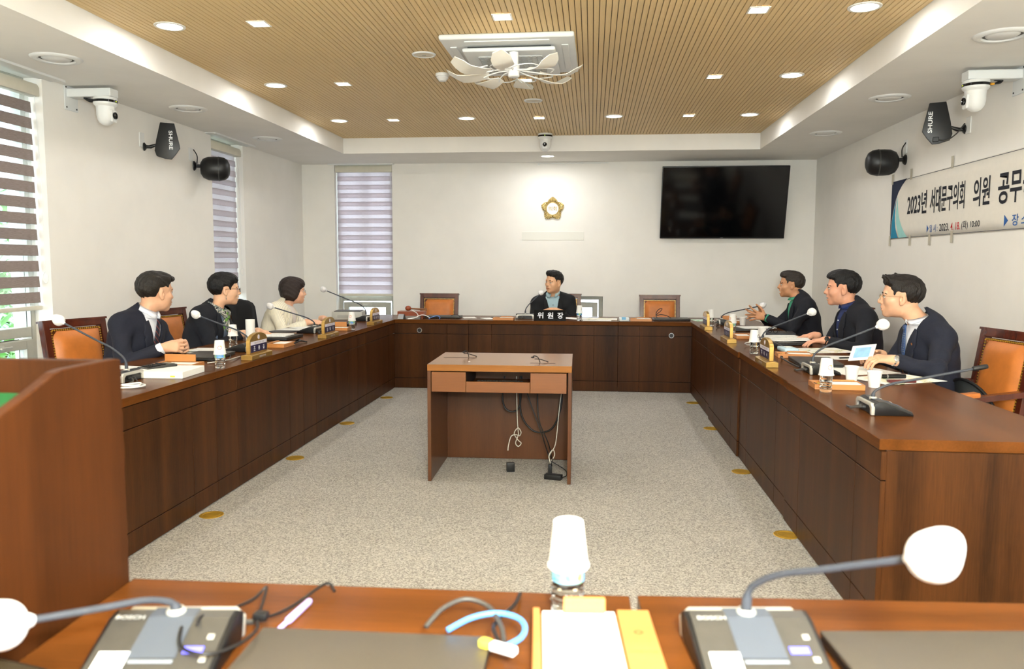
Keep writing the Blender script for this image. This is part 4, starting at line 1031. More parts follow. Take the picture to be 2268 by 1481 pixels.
    for q in (-1, 1):
        e = hobj('eye', ell(BM(), (q*.031, .0825, -.0015), (.0145, .0095, slit), 16, 10), M_EYEW); hobj('iris', ell(BM(), (q*.031, .0868, -.0015), (.0062, .0062, slit*.92), 12, 8), M_IRIS, e)
        b = BM(); tube(b, smoothpath([(q*.014, .0955, .0185), (q*.030, .0955, .0235), (q*.046, .083, .0205), (q*.054, .073, .0155)], 4), [.0024]*4+[.0032]*5+[.0028, .0022, .0018, .0014], 6); hobj('eyebrow', b, hair_mat('hair_brow_%d' % haircol[0], haircol))
        b = BM(); tube(b, smoothpath([(q*.0165, .0885, .0005), (q*.031, .0930, .0065), (q*.046, .082, .0015)], 5), .0013, 5); hobj('eyelid_line', b, M_IRIS)
    if mouth != 'closed':
        hobj('mouth_interior', ell(BM(), (0, .078, -.070), (.027, .010, op*1.1), 14, 8), M_MOUTH)
        hobj('teeth', ell(BM(), (0, .0840, -.0645), (.022, .010, .0040), 14, 8), M_TEETH)
    # ---- hair
    G = Sdf(); hm = hair_mat('hair_%d_%d' % (haircol[0], haircol[1]), haircol)
    sty = {'short': dict(r=(.0845, .106, .094), c=(0, -.020, .036), ys=(-.14, -.095, -.07, -.035, -.022, .024, .036, .046, .066, .086, .12), zs=(-.07, -.074, -.072, -.045, .020, .022, -.004, .034, .058, .070, .076)),
           'pixie': dict(r=(.088, .108, .098), c=(0, -.020, .036), ys=(-.14, -.095, -.06, -.035, -.022, .016, .030, .044, .066, .086, .12), zs=(-.085, -.09, -.085, -.05, .014, .016, -.022, .026, .046, .052, .056)),
           'bob': dict(r=(.101, .118, .106), c=(0, -.022, .030), ys=(-.15, -.11, -.06, -.02, .015, .03, .05, .07, .086, .13), zs=(-.085, -.102, -.106, -.098, -.066, -.036, .012, .030, .040, .05))}[hair if hair in ('pixie', 'bob') else 'short']
    G.ell(hp(*sty['c']), V3(*sty['r'])*hs, HA, .01)
    if hair == 'fringe': G.ell(hp(.0, .050, .086), V3(.064, .050, .034)*hs, HA, .04); G.cone(hp(-.03, .10, .078), hp(-.05, .118, .062), .016*hs, .004, .015); G.cone(hp(.02, .10, .08), hp(.02, .122, .064), .018*hs, .004, .015)
    if hair == 'quiff': G.ell(hp(.0, .040, .098), V3(.060, .052, .036)*hs, HA, .04); G.ell(hp(.02, .070, .102), V3(.036, .026, .022)*hs, HA, .025)
    if hair == 'flat': G.ell(hp(.0, .040, .094), V3(.062, .054, .034)*hs, HA, .04); G.ell(hp(0, .074, .092), V3(.046, .022, .022)*hs, HA, .025)
    if hair == 'side': G.ell(hp(.0, .040, .090), V3(.066, .056, .034)*hs, HA, .04); G.ell(hp(0, .078, .080), V3(.050, .020, .018)*hs, HA, .025)
    if hair == 'spiky':
        G.ell(hp(.0, .042, .090), V3(.062, .052, .032)*hs, HA, .04); rr = random.Random(4)
        for k in range(30):
            x = rr.uniform(-.055, .055); y = rr.uniform(.01, .088); z = .098+.016*(1-(y/.1)**2)-.25*x*x/.06
            G.cone(hp(x, y, z), hp(x*1.1, y+.020, z+rr.uniform(.010, .022)), .010*hs, .003, .010)
    if hair == 'bob': G.ell(hp(0, -.03, .075), V3(.085, .09, .06)*hs, HA, .03); G.ell(hp(0, .050, .078), V3(.076, .052, .040)*hs, HA, .04); G.ell(hp(.068, -.012, -.035), V3(.034, .055, .060)*hs, HA, .03); G.ell(hp(-.068, -.012, -.035), V3(.034, .055, .060)*hs, HA, .03); G.ell(hp(0, -.07, -.04), V3(.078, .05, .062)*hs, HA, .03)
    if hair == 'pixie': G.ell(hp(0, .042, .080), V3(.070, .052, .036)*hs, HA, .04)
    ys, zs = np.array(sty['ys']), np.array(sty['zs'])
    def low(p):
        q = (p-H0) @ HA/hs
        return (np.interp(q[:, 1]+.18*np.abs(q[:, 0])*0, ys, zs)-q[:, 2]+.003*np.sin(q[:, 0]*260+q[:, 1]*180))*hs*.75
    G.add(low, H0, 99, .008, 'i')
    def rough(p):
        q = (p-H0) @ HA/hs
        return -.0 * q[:, 0]
    base = G.eval
    fr = 330 if hair != 'bob' else 260
    def disp(p):
        q = (p-H0) @ HA/hs
        return 0.0014*np.sin(q[:, 0]*fr+2.5*np.sin(q[:, 1]*34+q[:, 2]*12))+.0010*np.sin(q[:, 2]*150+q[:, 1]*110+3*np.sin(q[:, 0]*40))
    G2 = Sdf(); 
    def taper(p):
        q = (p-H0) @ HA/hs; s_ = q[:, 2]-np.interp(q[:, 1], ys, zs)
        return .0075*np.exp(-np.clip(s_, 0, .2)/.018)*np.clip((.05-q[:, 1])/.05, 0, 1)
    G2.add(lambda p: G.eval(p)+(disp(p)+(taper(p) if hair != 'bob' else 0))*hs, H0, 99, .001)
    lo = H0-.19*hs; hi = H0+.19*hs
    Vh, Fh = mesh_sdf(G2, .0036, lo, hi)
    if len(Vh): obj('hair', quads_mesh('hair', Vh, Fh, [hm]), None, root)
    # ---- jacket with sleeves
    def torso(S, g):
        S.ell(P0+V3(0, 0, .03), (.172*bulk+g, .135*bulk+g, .15+g), A, .05); S.ell(mid-A[:, 1]*.005, (.160*bulk+g, .128*bulk+g, .19), A, .07); S.ell(S0-A[:, 2]*.105, (.172*bulk+g, .118*bulk+g, .165), A, .07)
        S.cone(shR-A[:, 0]*.045, shL+A[:, 0]*.045, .056+g, .056+g, .06); S.cone(NB-A[:, 1]*.03-A[:, 2]*.035, shR-A[:, 0]*.03+A[:, 2]*.012, .056+g, .050+g, .05); S.cone(NB-A[:, 1]*.03-A[:, 2]*.035, shL+A[:, 0]*.03+A[:, 2]*.012, .056+g, .050+g, .05)
        if female: 
            for q in (-1, 1): S.ell(S0-A[:, 2]*.16+A[:, 1]*.085+A[:, 0]*q*.075, (.062, .05, .06), A, .05)
    T = Sdf(); torso(T, .014)
    TS = Sdf(); torso(TS, .003)
    J = Sdf(); torso(J, .014)
    for key, sh in (('R', shR), ('L', shL)):
        d = unit(wr[key]-el[key]); end = wr[key]-d*.028
        J.cone(sh, el[key], .061*bulk**.4, .051, .035); J.cone(el[key], end, .051, .040, .02)
        J.ell(end+d*.042, (.052, .052, .043), np.stack([unit(np.cross(d, U0+.01)), np.cross(d, unit(np.cross(d, U0+.01))), d], 1), .004, 's')
    nkd = unit(hp(0, -.026, -.055)-NB)
    J.cone(NB-nkd*.05-A[:, 1]*.008, NB+nkd*.022-A[:, 1]*.006, .084, .077, .03)
    J.cone(NB-nkd*.03+A[:, 1]*.006, NB+nkd*.2+A[:, 1]*.006, .070*bulk**.5, .084, .006, 's')
    def vcut(p):
        q = (p-S0) @ A; z = q[:, 2]
        w = np.clip((z+vbot)/(vbot+.03), -1, 1.2)*vtop
        return np.maximum((np.abs(q[:, 0])-w)*.95, .02-q[:, 1])
    if vbot > 0: J.add(vcut, S0, 99, .006, 's')
    pts = [S0, P0, wr['R'], wr['L'], el['R'], el['L']]; lo = np.min(pts, 0)-.26; hi = np.max(pts, 0)+.26; lo[2] = .42
    def wr_noise(p):
        a = np.sin(p[:, 2]*46+3*np.sin(p[:, 0]*15+1)+2.4*np.sin(p[:, 1]*17)); m = np.zeros(len(p))
        for key in ('R', 'L'):
            for c0, rr_, w_ in ((el[key], .13, 1.0), (wr[key], .10, .6), ((shR if key == 'R' else shL)*.75+S0*.25-A[:, 2]*.10, .11, .7)): m = np.maximum(m, w_*np.exp(-((p-c0)**2).sum(1)/(2*(rr_*.6)**2)))
        return (.0016+.0058*m)*np.sign(a)*np.abs(a)**.7
    J2 = Sdf(); J2.ops = J.ops+[]
    Vj, Fj = mesh_sdf(J, .0065, lo, hi)
    nr = np.zeros_like(Vj); fn_ = np.cross(Vj[Fj[:, 2]]-Vj[Fj[:, 0]], Vj[Fj[:, 3]]-Vj[Fj[:, 1]])
    for k_ in range(4): np.add.at(nr, Fj[:, k_], fn_)
    nr /= np.maximum(np.linalg.norm(nr, axis=1), 1e-12)[:, None]; Vj = Vj+wr_noise(Vj)[:, None]*nr
    jo = obj('jacket', quads_mesh('jacket', Vj, Fj, [jacket]), None, root)
    # drape a strip given by local (x, z) rows over a torso field, looking from the front
    def drape(rows, field, off, top=.30):
        out = []
        for row in rows:
            P = np.array([S0+A @ V3(x, top, z) for x, z in row]); d = np.full(len(P), 1.0)
            for _ in range(40):
                d = field.eval(P); P = P-A[:, 1]*np.clip(d-off, -.02, .05)[:, None]*.9
            out.append(P)
        return out
    if lap and vbot > 0:
        for q in (-1, 1):
            rows = []; n = 16
            for i in range(n+1):
                t = i/n; z = .012+(-vbot-.012)*t; xi = np.clip((z+vbot)/(vbot+.03), 0, 1.2)*vtop
                wd = np.interp(t, (0, .12, .30, .34, .36, .40, .7, 1), (.026, .045, .064, .064, .044, .066, .050, .004))
                rows.append([(q*(xi-.004+wd*k/4), z-.012*k/4) for k in range(5)])
            dr = [r_ for r_ in drape(rows, T, .006) if ((r_-S0) @ A)[:, 1].min() > .045]
            grid_obj('lapel', dr, jacket, jo, .007)
    # ---- shirt front, collar, tie
    if shirt is not None:
        rows = []
        for i in range(13):
            z = (.040 if tie is not None or not collar else .034)-(vbot+.075)*i/12
            rows.append([(x*(.095 if not female else .1), z) for x in np.linspace(-1, 1, 11)])
        so = grid_obj('shirt_front', drape(rows, TS, .004), shirt, root, .004)
        if collar:
            for q in (-1, 1):
                rows = []
                for i in range(11):
                    a = i/10*PI*(.96 if tie is not None else .89)
                    dv = -A[:, 1]*math.cos(a)+A[:, 0]*q*math.sin(a); rr = .0635*bulk**.5
                    fr = (1-math.cos(a))/2; fw = A[:, 1]*.012*fr
                    b0 = NB+dv*(rr+.012)-nkd*.022+fw; b1 = NB+dv*rr+nkd*(.058-.034*fr)+fw
                    b2 = NB+dv*(rr+.016)+nkd*(.018-.020*fr-(.016 if i > 8 else (.008 if i > 7 else 0)))+fw*1.5
                    rows.append([b0, b1*.75+b0*.25, b1, (b1+b2)/2+dv*.004, b2])
                grid_obj('collar', rows, shirt, so, .003)
        if tie is not None:
            rows = [[(k*w_, z) for k in (-1, -.5, 0, .5, 1)] for z, w_ in ((.036, .017), (.014, .021), (.002, .014), (-.04, .018), (-.12, .024), (-.22, .031), (-vbot-.04, .034))]
            g = drape(rows, TS, .012); g = [np.array(r)+A[:, 1]*(.036, .030, .020, .010, .004, 0, 0)[i] for i, r in enumerate(g)]
            grid_obj('tie', g, tie, root, .005)
        if buttons is not None:
            for z in (-.05, -.12, -.19):
                p = drape([[(0.0, z)]], TS, .010)[0][0]; b = ell(BM(), tuple(p), (.0055, .0055, .0055), 8, 6); obj('button', b, buttons, so, 1)
    if badge:
        p = drape([[(-.085, -.075)]], T, .012)[0][0]; b = lathe(BM(), [(0, 0), (.008, 0), (.007, .003), (0, .004)], 14)
        xf(b, frame_m(tuple(p), tuple(A[:, 0]), tuple(A[:, 2]))); obj('lapel_badge', b, mat('badge_gold', (176, 110, 60), .35, metal=.8), jo, .8)
    # ---- cuffs and watch
    for key in ('R', 'L'):
        d = unit(wr[key]-el[key]); e = wr[key]-d*.030
        s1 = unit(np.cross(d, V3(.1, .2, 1))); s2 = np.cross(d, s1)
        if cuff is not None: grid_obj('cuff', [[e+d*t+(s1*math.cos(a)+s2*math.sin(a))*.0372 for t in (-.012, .0, .012, .024)] for a in np.linspace(0, 2*PI, 17)[:-1]], cuff, root, .003, closed=True)
        if watch and watch[0] == key:
            c0 = wr[key]-d*.004; b = BM(); tube(b, [tuple(c0+(s1*math.cos(a)*.030+s2*math.sin(a)*.027)) for a in np.linspace(0, 2*PI, 25)[:-1]], .0065, 6, closed=True); wo = obj('watch', b, watch[1], root, 1)
            nn = unit(V3(*watch[2])); nn = unit(nn-(nn @ d)*d); b = lathe(BM(), [(0, 0), (.018, 0), (.018, .007), (.015, .009), (0, .009)], 20); xf(b, frame_m(tuple(c0+nn*.026), tuple(d), tuple(np.cross(nn, d)))); obj('watch_face', b, watch[1], wo, .7)
    # ---- glasses
    if glasses is not None:
        gm, style = glasses; b = BM(); r0 = .0012 if style == 'thin' else .0018
        for q in (-1, 1):
            lens = [(q*.033+.022*math.cos(a)*(1 if abs(math.cos(a)) < 2 else 1), .108-.12*abs(.022*math.cos(a)+0)*0-.35*max(0, (q*(q*.033+.022*math.cos(a))-.03))*.5, -.004+.0165*math.sin(a)) for a in np.linspace(0, 2*PI, 25)[:-1]]
            tube(b, lens, r0, 6, closed=True); tube(b, smoothpath([(q*.056, .102, .004), (q*.074, .07, .006), (q*.086, .0, .004), (q*.085, -.022, -.006)], 5), r0, 6)
        tube(b, smoothpath([(-.011, .108, -.002), (0, .113, .003), (.011, .108, -.002)], 4), r0, 6); go = hobj('glasses', b, gm)
        for q in (-1, 1):
            b = BM(); v = [b.verts.new((q*.033+.021*math.cos(a), .108, -.004+.0158*math.sin(a))) for a in np.linspace(0, 2*PI, 21)[:-1]]; b.faces.new(v); hobj('lens', b, MATS.get('spec_lens') or mat('spec_lens', (240, 246, 246), .03, trans=1, ior=1.02, alpha=.35), go)
    # ---- trousers and shoes (under the desk)
    Tq = Sdf(); 
    for q in (-1, 1):
        h0 = V3(0, 0, .52)+R*q*.09; kn = h0+F*.40+R*q*.04+V3(0, 0, -.02); an = V3(kn[0], kn[1], .09)+F*.02; Tq.cone(h0, kn, .092, .068, .04); Tq.cone(kn, an, .066, .052, .03)
    Tq.ell(V3(0, 0, .53), (.178, .145, .10), np.stack([R, F, U0], 1), .05)
    lo = V3(-.32, -.32, .04); hi = V3(.32, .32, .68); e0 = np.abs(F)*.28+.05
    Vt, Ft = mesh_sdf(Tq, .016, lo-e0*np.array([1, 1, 0]), hi+e0*np.array([1, 1, 0])); obj('trousers', quads_mesh('trousers', Vt, Ft, [mat('dark_trousers', (28, 29, 36), .85, var=.1, scale=40)]), None, root)
    for q in (-1, 1):
        h0 = R*q*.13+F*.42; b = BM(); ell(b, (0, 0, .045), (.045, .125, .045), 14, 8)
        for v in b.verts: v.co.z = max(v.co.z, .002)
        xf(b, frame_m(tuple(h0+F*.06), tuple(R), tuple(F))); obj('shoe', b, M_BLACKG, root, 1)
    root['_'] = 0; del root['_']
    return dict(root=root, A=A, S0=S0, H0=H0, HA=HA, NB=NB, T=T, drape=drape, jacket=jo, hobj=hobj, hs=hs, O=O, wr=wr, el=el)
# ================================================================== the seven people
def cloth(name, c, var=.12, rough=.85): return mat(name, c, rough, var=var, scale=90, bump=.12, bscale=420)
J_NAVY = cloth('suit_navy', (22, 25, 40)); J_NAVY2 = cloth('suit_midnight', (24, 28, 44)); J_BLACK = cloth('suit_black', (17, 18, 21)); J_DARK = cloth('suit_dark_navy', (17, 19, 29)); J_COAT = cloth('coat_ink', (17, 19, 28))
S_WHITE = cloth('shirt_white', (232, 234, 240), .02); S_BLUE = cloth('shirt_pale_blue', (164, 190, 198), .04); S_GREEN = cloth('shirt_green', (66, 158, 124), .05); S_ROYAL = cloth('shirt_royal', (28, 46, 98), .08); S_SLATE = cloth('top_slate', (98, 112, 134), .06); S_BLUSH = cloth('top_blush', (236, 226, 216), .02)
def stripes(name, base, line, freq, axis, w=.92):
    m = bpy.data.materials.new(name); m.use_nodes = True; nt = m.node_tree; b = nt.nodes['Principled BSDF']; N = nt.nodes.new
    tc = N('ShaderNodeTexCoord'); wv = N('ShaderNodeTexWave'); wv.bands_direction = axis; wv.inputs['Scale'].default_value = freq; wv.inputs['Distortion'].default_value = .6; wv.inputs['Detail'].default_value = 1
    nt.links.new(tc.outputs['Object'], wv.inputs['Vector']); r = N('ShaderNodeValToRGB'); r.color_ramp.elements[0].position = w; r.color_ramp.elements[0].color = rgb(*base); r.color_ramp.elements[1].position = min(1, w+.05); r.color_ramp.elements[1].color = rgb(*line)
    nt.links.new(wv.outputs['Fac'], r.inputs[0]); nt.links.new(r.outputs[0], b.inputs['Base Color']); b.inputs['Roughness'].default_value = .8
    return m
def spots(name, base, dot, scale, size):
    m = bpy.data.materials.new(name); m.use_nodes = True; nt = m.node_tree; b = nt.nodes['Principled BSDF']; N = nt.nodes.new
    tc = N('ShaderNodeTexCoord'); v = N('ShaderNodeTexVoronoi'); v.inputs['Scale'].default_value = scale; v.inputs['Randomness'].default_value = .35; nt.links.new(tc.outputs['Object'], v.inputs['Vector'])
    r = N('ShaderNodeValToRGB'); r.color_ramp.elements[0].position = size; r.color_ramp.elements[0].color = rgb(*dot); r.color_ramp.elements[1].position = size+.03; r.color_ramp.elements[1].color = rgb(*base)
    nt.links.new(v.outputs['Distance'], r.inputs[0]); nt.links.new(r.outputs[0], b.inputs['Base Color']); b.inputs['Roughness'].default_value = .5
    return m
J_CREAM = stripes('cream_pinstripe', (238, 230, 206), (192, 184, 172), 24, 'X', .93)
T_DARK = stripes('tie_navy_red_stripe', (28, 28, 42), (150, 70, 60), 14, 'DIAGONAL', .93)
T_BLUE = spots('tie_blue_dots', (44, 74, 124), (170, 180, 160), 70, .18)
def scarf_mat():
    """busy print: small irregular patches of ink, slate, stone and cream with green leaves"""
    m = bpy.data.materials.new('scarf_print'); m.use_nodes = True; nt = m.node_tree; b = nt.nodes['Principled BSDF']; N = nt.nodes.new
    tc = N('ShaderNodeTexCoord'); v0 = N('ShaderNodeTexVoronoi'); v0.inputs['Scale'].default_value = 120; nt.links.new(tc.outputs['Object'], v0.inputs['Vector'])
    sp = N('ShaderNodeSeparateColor'); nt.links.new(v0.outputs['Color'], sp.inputs[0])
    r = N('ShaderNodeValToRGB'); r.color_ramp.interpolation = 'CONSTANT'; e = r.color_ramp.elements; e[0].position = 0; e[0].color = rgb(28, 34, 42); e[1].position = .80; e[1].color = rgb(206, 202, 190)
    for pos, col in ((.25, (84, 98, 98)), (.5, (132, 130, 118)), (.65, (164, 160, 146))): e.new(pos).color = rgb(*col)
    nt.links.new(sp.outputs[0], r.inputs[0])
    v = N('ShaderNodeTexVoronoi'); v.inputs['Scale'].default_value = 24; nt.links.new(tc.outputs['Object'], v.inputs['Vector'])
    r2 = N('ShaderNodeValToRGB'); r2.color_ramp.elements[0].position = .28; r2.color_ramp.elements[0].color = (1, 1, 1, 1); r2.color_ramp.elements[1].position = .33; r2.color_ramp.elements[1].color = (0, 0, 0, 1); nt.links.new(v.outputs['Distance'], r2.inputs[0])
    mx = N('ShaderNodeMix'); mx.data_type = 'RGBA'; nt.links.new(r2.outputs[0], mx.inputs[0]); nt.links.new(r.outputs[0], mx.inputs[6]); mx.inputs[7].default_value = rgb(92, 134, 54)
    nt.links.new(mx.outputs[2], b.inputs['Base Color']); b.inputs['Roughness'].default_value = .7
    return m
CLASP = dict(curl=(.75, .85, .4), spread=.25)
PERSONS = []
def P(**k): PERSONS.append(person(**k)); return PERSONS[-1]
# left row -------------------------------------------------------------
P(label='man in navy suit with clasped hands at left row, seen from behind, looking away', hip=(-3.10, 4.98), face=(1, -.10), sho=(-3.0, 5.05, .965), head=(-2.93, 5.115, 1.148), hdir=(.46, .89), hpitch=-.06, hs=1.10,
  jacket=J_NAVY, shirt=S_WHITE, tie=T_DARK, cuff=S_WHITE, hair='fringe', haircol=(34, 29, 24), skin=(222, 172, 138), bulk=1.06,
  hands=dict(R=dict(w=(-2.745, 4.865, .800), d=(.85, .45, .05), n=(-.3, .8, -.25), curl=(.55, .75, .5), spread=.2, thumb=(.8, .3, .35)), L=dict(w=(-2.74, 5.06, .800), d=(.82, -.5, .05), n=(-.3, -.8, -.25), curl=(.55, .75, .5), spread=.2, thumb=(.8, .3, .35))))
l2 = P(label='woman with short black hair, glasses and patterned scarf in dark coat', hip=(-3.12, 6.02), face=(1, -.05), sho=(-3.02, 6.10, .945), head=(-2.955, 6.19, 1.130), hdir=(.82, .57), hpitch=-.02, hs=1.06, female=True,
  jacket=J_COAT, shirt=S_SLATE, collar=False, hair='pixie', haircol=(18, 16, 16), skin=(230, 182, 146), mouth='smile', glasses=(mat('glasses_brown', (70, 44, 36), .3), 'full'), bulk=1.08, vbot=.30, vtop=.085,
  hands=dict(R=dict(w=(-2.72, 6.00, .790), d=(.9, .25, -.02), n=(0, .2, -1), curl=(.35, .45, .3)), L=dict(w=(-2.70, 6.22, .790), d=(.85, -.25, -.02), n=(0, -.2, -1), curl=(.35, .45, .3))))
l3 = P(label='laughing woman with dark bob in cream pinstriped jacket', hip=(-3.10, 7.46), face=(1, -.08), sho=(-3.0, 7.55, .895), head=(-2.925, 7.61, 1.062), hdir=(.86, .51), hpitch=.0, hs=1.03, female=True,
  jacket=J_CREAM, shirt=S_BLUSH, collar=False, hair='bob', haircol=(44, 32, 28), skin=(232, 180, 148), mouth='laugh', glasses=(mat('glasses_silver', (170, 168, 166), .3, metal=.8), 'thin'), vbot=.24, vtop=.085,
  hands=dict(R=dict(w=(-2.68, 7.32, .785), d=(.95, .15, -.02), n=(0, .3, -1), curl=(.3, .4, .3)), L=dict(w=(-2.62, 7.58, .800), d=(.9, -.35, -.05), n=(0, -.3, -1), curl=(.3, .4, .3))))
# chairman -------------------------------------------------------------
P(label='chairman in black jacket and pale blue shirt behind the black name block', hip=(-.42, 9.30), face=(.03, -1), sho=(-.445, 9.21, .945), head=(-.43, 9.13, 1.128), hdir=(-.66, -.75), hpitch=-.02, hroll=.10, hs=1.02,
  jacket=J_BLACK, shirt=S_BLUE, hair='quiff', haircol=(26, 22, 20), skin=(228, 176, 136), vbot=.30, vtop=.078, buttons=mat('button_grey', (60, 70, 80), .4), bulk=1.08,
  hands=dict(R=dict(w=(-.505, 8.985, .800), d=(.75, -.45, .10), n=(.6, .5, -.4), curl=(.55, .75, .5), thumb=(.8, .3, .3)), L=dict(w=(-.355, 8.985, .800), d=(-.75, -.45, .10), n=(-.6, .5, -.4), curl=(.55, .75, .5), thumb=(.8, .3, .3))))
# right row ------------------------------------------------------------
WST = mat('watch_steel', (190, 190, 188), .25, metal=.9); WDK = mat('watch_dark', (40, 40, 44), .3, metal=.5)
P(label='smiling man in black jacket and green shirt at the far right row', hip=(2.10, 7.92), face=(-1, -.06), sho=(2.02, 7.96, .975), head=(1.955, 8.10, 1.140), hdir=(-.97, .18), hpitch=.03, hs=1.06,
  jacket=J_DARK, shirt=S_GREEN, cuff=S_GREEN, hair='flat', haircol=(48, 40, 34), skin=(200, 144, 104), mouth='laugh', watch=('L', WDK, (0, -1, .6)), vbot=.24,
  hands=dict(R=dict(w=(1.66, 7.98, .84), d=(-.93, -.12, .22), n=(.05, -.8, -.1), curl=(.10, .12, .1), spread=.45, thumb=(.5, .8, .1)), L=dict(w=(1.66, 7.80, .835), d=(-.93, .28, .18), n=(.05, .8, -.1), curl=(.12, .15, .1), spread=.4, thumb=(.5, .8, .1))))
P(label='smiling man in dark jacket and royal blue shirt, middle of right row', hip=(2.10, 6.36), face=(-1, -.06), sho=(2.03, 6.38, .985), head=(1.95, 6.46, 1.158), hdir=(-.96, .25), hpitch=.0, hs=1.13,
  jacket=J_DARK, shirt=S_ROYAL, hair='side', haircol=(17, 15, 15), skin=(224, 164, 132), mouth='smile', bulk=1.12, vbot=.30, buttons=mat('button_white', (220, 224, 230), .3), watch=('L', M_BLACK, (0, -1, .5)),
  hands=dict(R=dict(w=(1.74, 6.42, .790), d=(-.92, .10, -.10), n=(0, 0, -1), curl=(.22, .35, .2)), L=dict(w=(1.73, 6.08, .785), d=(-.95, .02, -.06), n=(0, 0, -1), curl=(.25, .35, .2))))
P(label='man with rimless glasses in navy suit holding papers, nearest on the right row', hip=(2.10, 5.08), face=(-1, -.08), sho=(2.04, 5.08, .965), head=(1.925, 5.20, 1.146), hdir=(-.94, .33), hpitch=.02, hs=1.10,
  jacket=J_NAVY2, shirt=S_WHITE, tie=T_BLUE, cuff=None, hair='spiky', haircol=(30, 24, 20), skin=(222, 172, 136), glasses=(mat('glasses_gold', (190, 170, 130), .3, metal=.9), 'thin'), watch=('L', WST, (0, -1, .5)), badge=True, bulk=1.06, vbot=.28,
  hands=dict(R=dict(w=(1.76, 5.06, .800), d=(-.8, -.30, .05), n=(.1, -.5, -.8), curl=(.4, .6, .4)), L=dict(w=(1.70, 4.66, .812), d=(-.92, .05, .10), n=(.1, .35, -.9), curl=(.55, .65, .35), thumb=(.8, .35, .3))))
# scarf and earring of the second woman, tweaks that only these people have
d = l2; A_, NB_ = d['A'], d['NB']
b = BM(); ring = []
for a in np.linspace(0, 2*PI, 29)[:-1]:
    dv = -A_[:, 1]*math.cos(a)+A_[:, 0]*math.sin(a); fr = (1-math.cos(a))/2
    ring.append(tuple(NB_+dv*(.072+.006*fr)+A_[:, 2]*(.022-.050*fr)+A_[:, 1]*.016*fr))
tube(b, ring, [.024+.006*(1-math.cos(a))/2+.002*math.sin(a*7) for a in np.linspace(0, 2*PI, 29)[:-1]], 10, closed=True)
SCARF = scarf_mat(); so = obj('scarf', b, SCARF, d['root'], 1.2)
b = BM(); rows = []
kn = NB_+A_[:, 1]*.102-A_[:, 2]*.055
ell(b, tuple(kn), (.030, .030, .026), 12, 8)
for q in (-1, 1): tube(b, smoothpath([tuple(kn), tuple(kn-A_[:, 2]*.05+A_[:, 0]*q*.022+A_[:, 1]*.014), tuple(kn-A_[:, 2]*.11+A_[:, 0]*q*.03+A_[:, 1]*.02)], 4), [.02]*5+[.017]*3+[.012], 8)
obj('knot', b, SCARF, so, 1.2)
d['hobj']('earring', ell(tube(BM(), [(.083, -.004, -.048), (.083, -.004, -.066)], .0012, 5), (.083, -.004, -.070), (.004, .004, .005), 8, 6), M_STEEL)
d['hobj']('earring', ell(tube(BM(), [(-.083, -.004, -.048), (-.083, -.004, -.066)], .0012, 5), (-.083, -.004, -.070), (.004, .004, .005), 8, 6), M_STEEL)
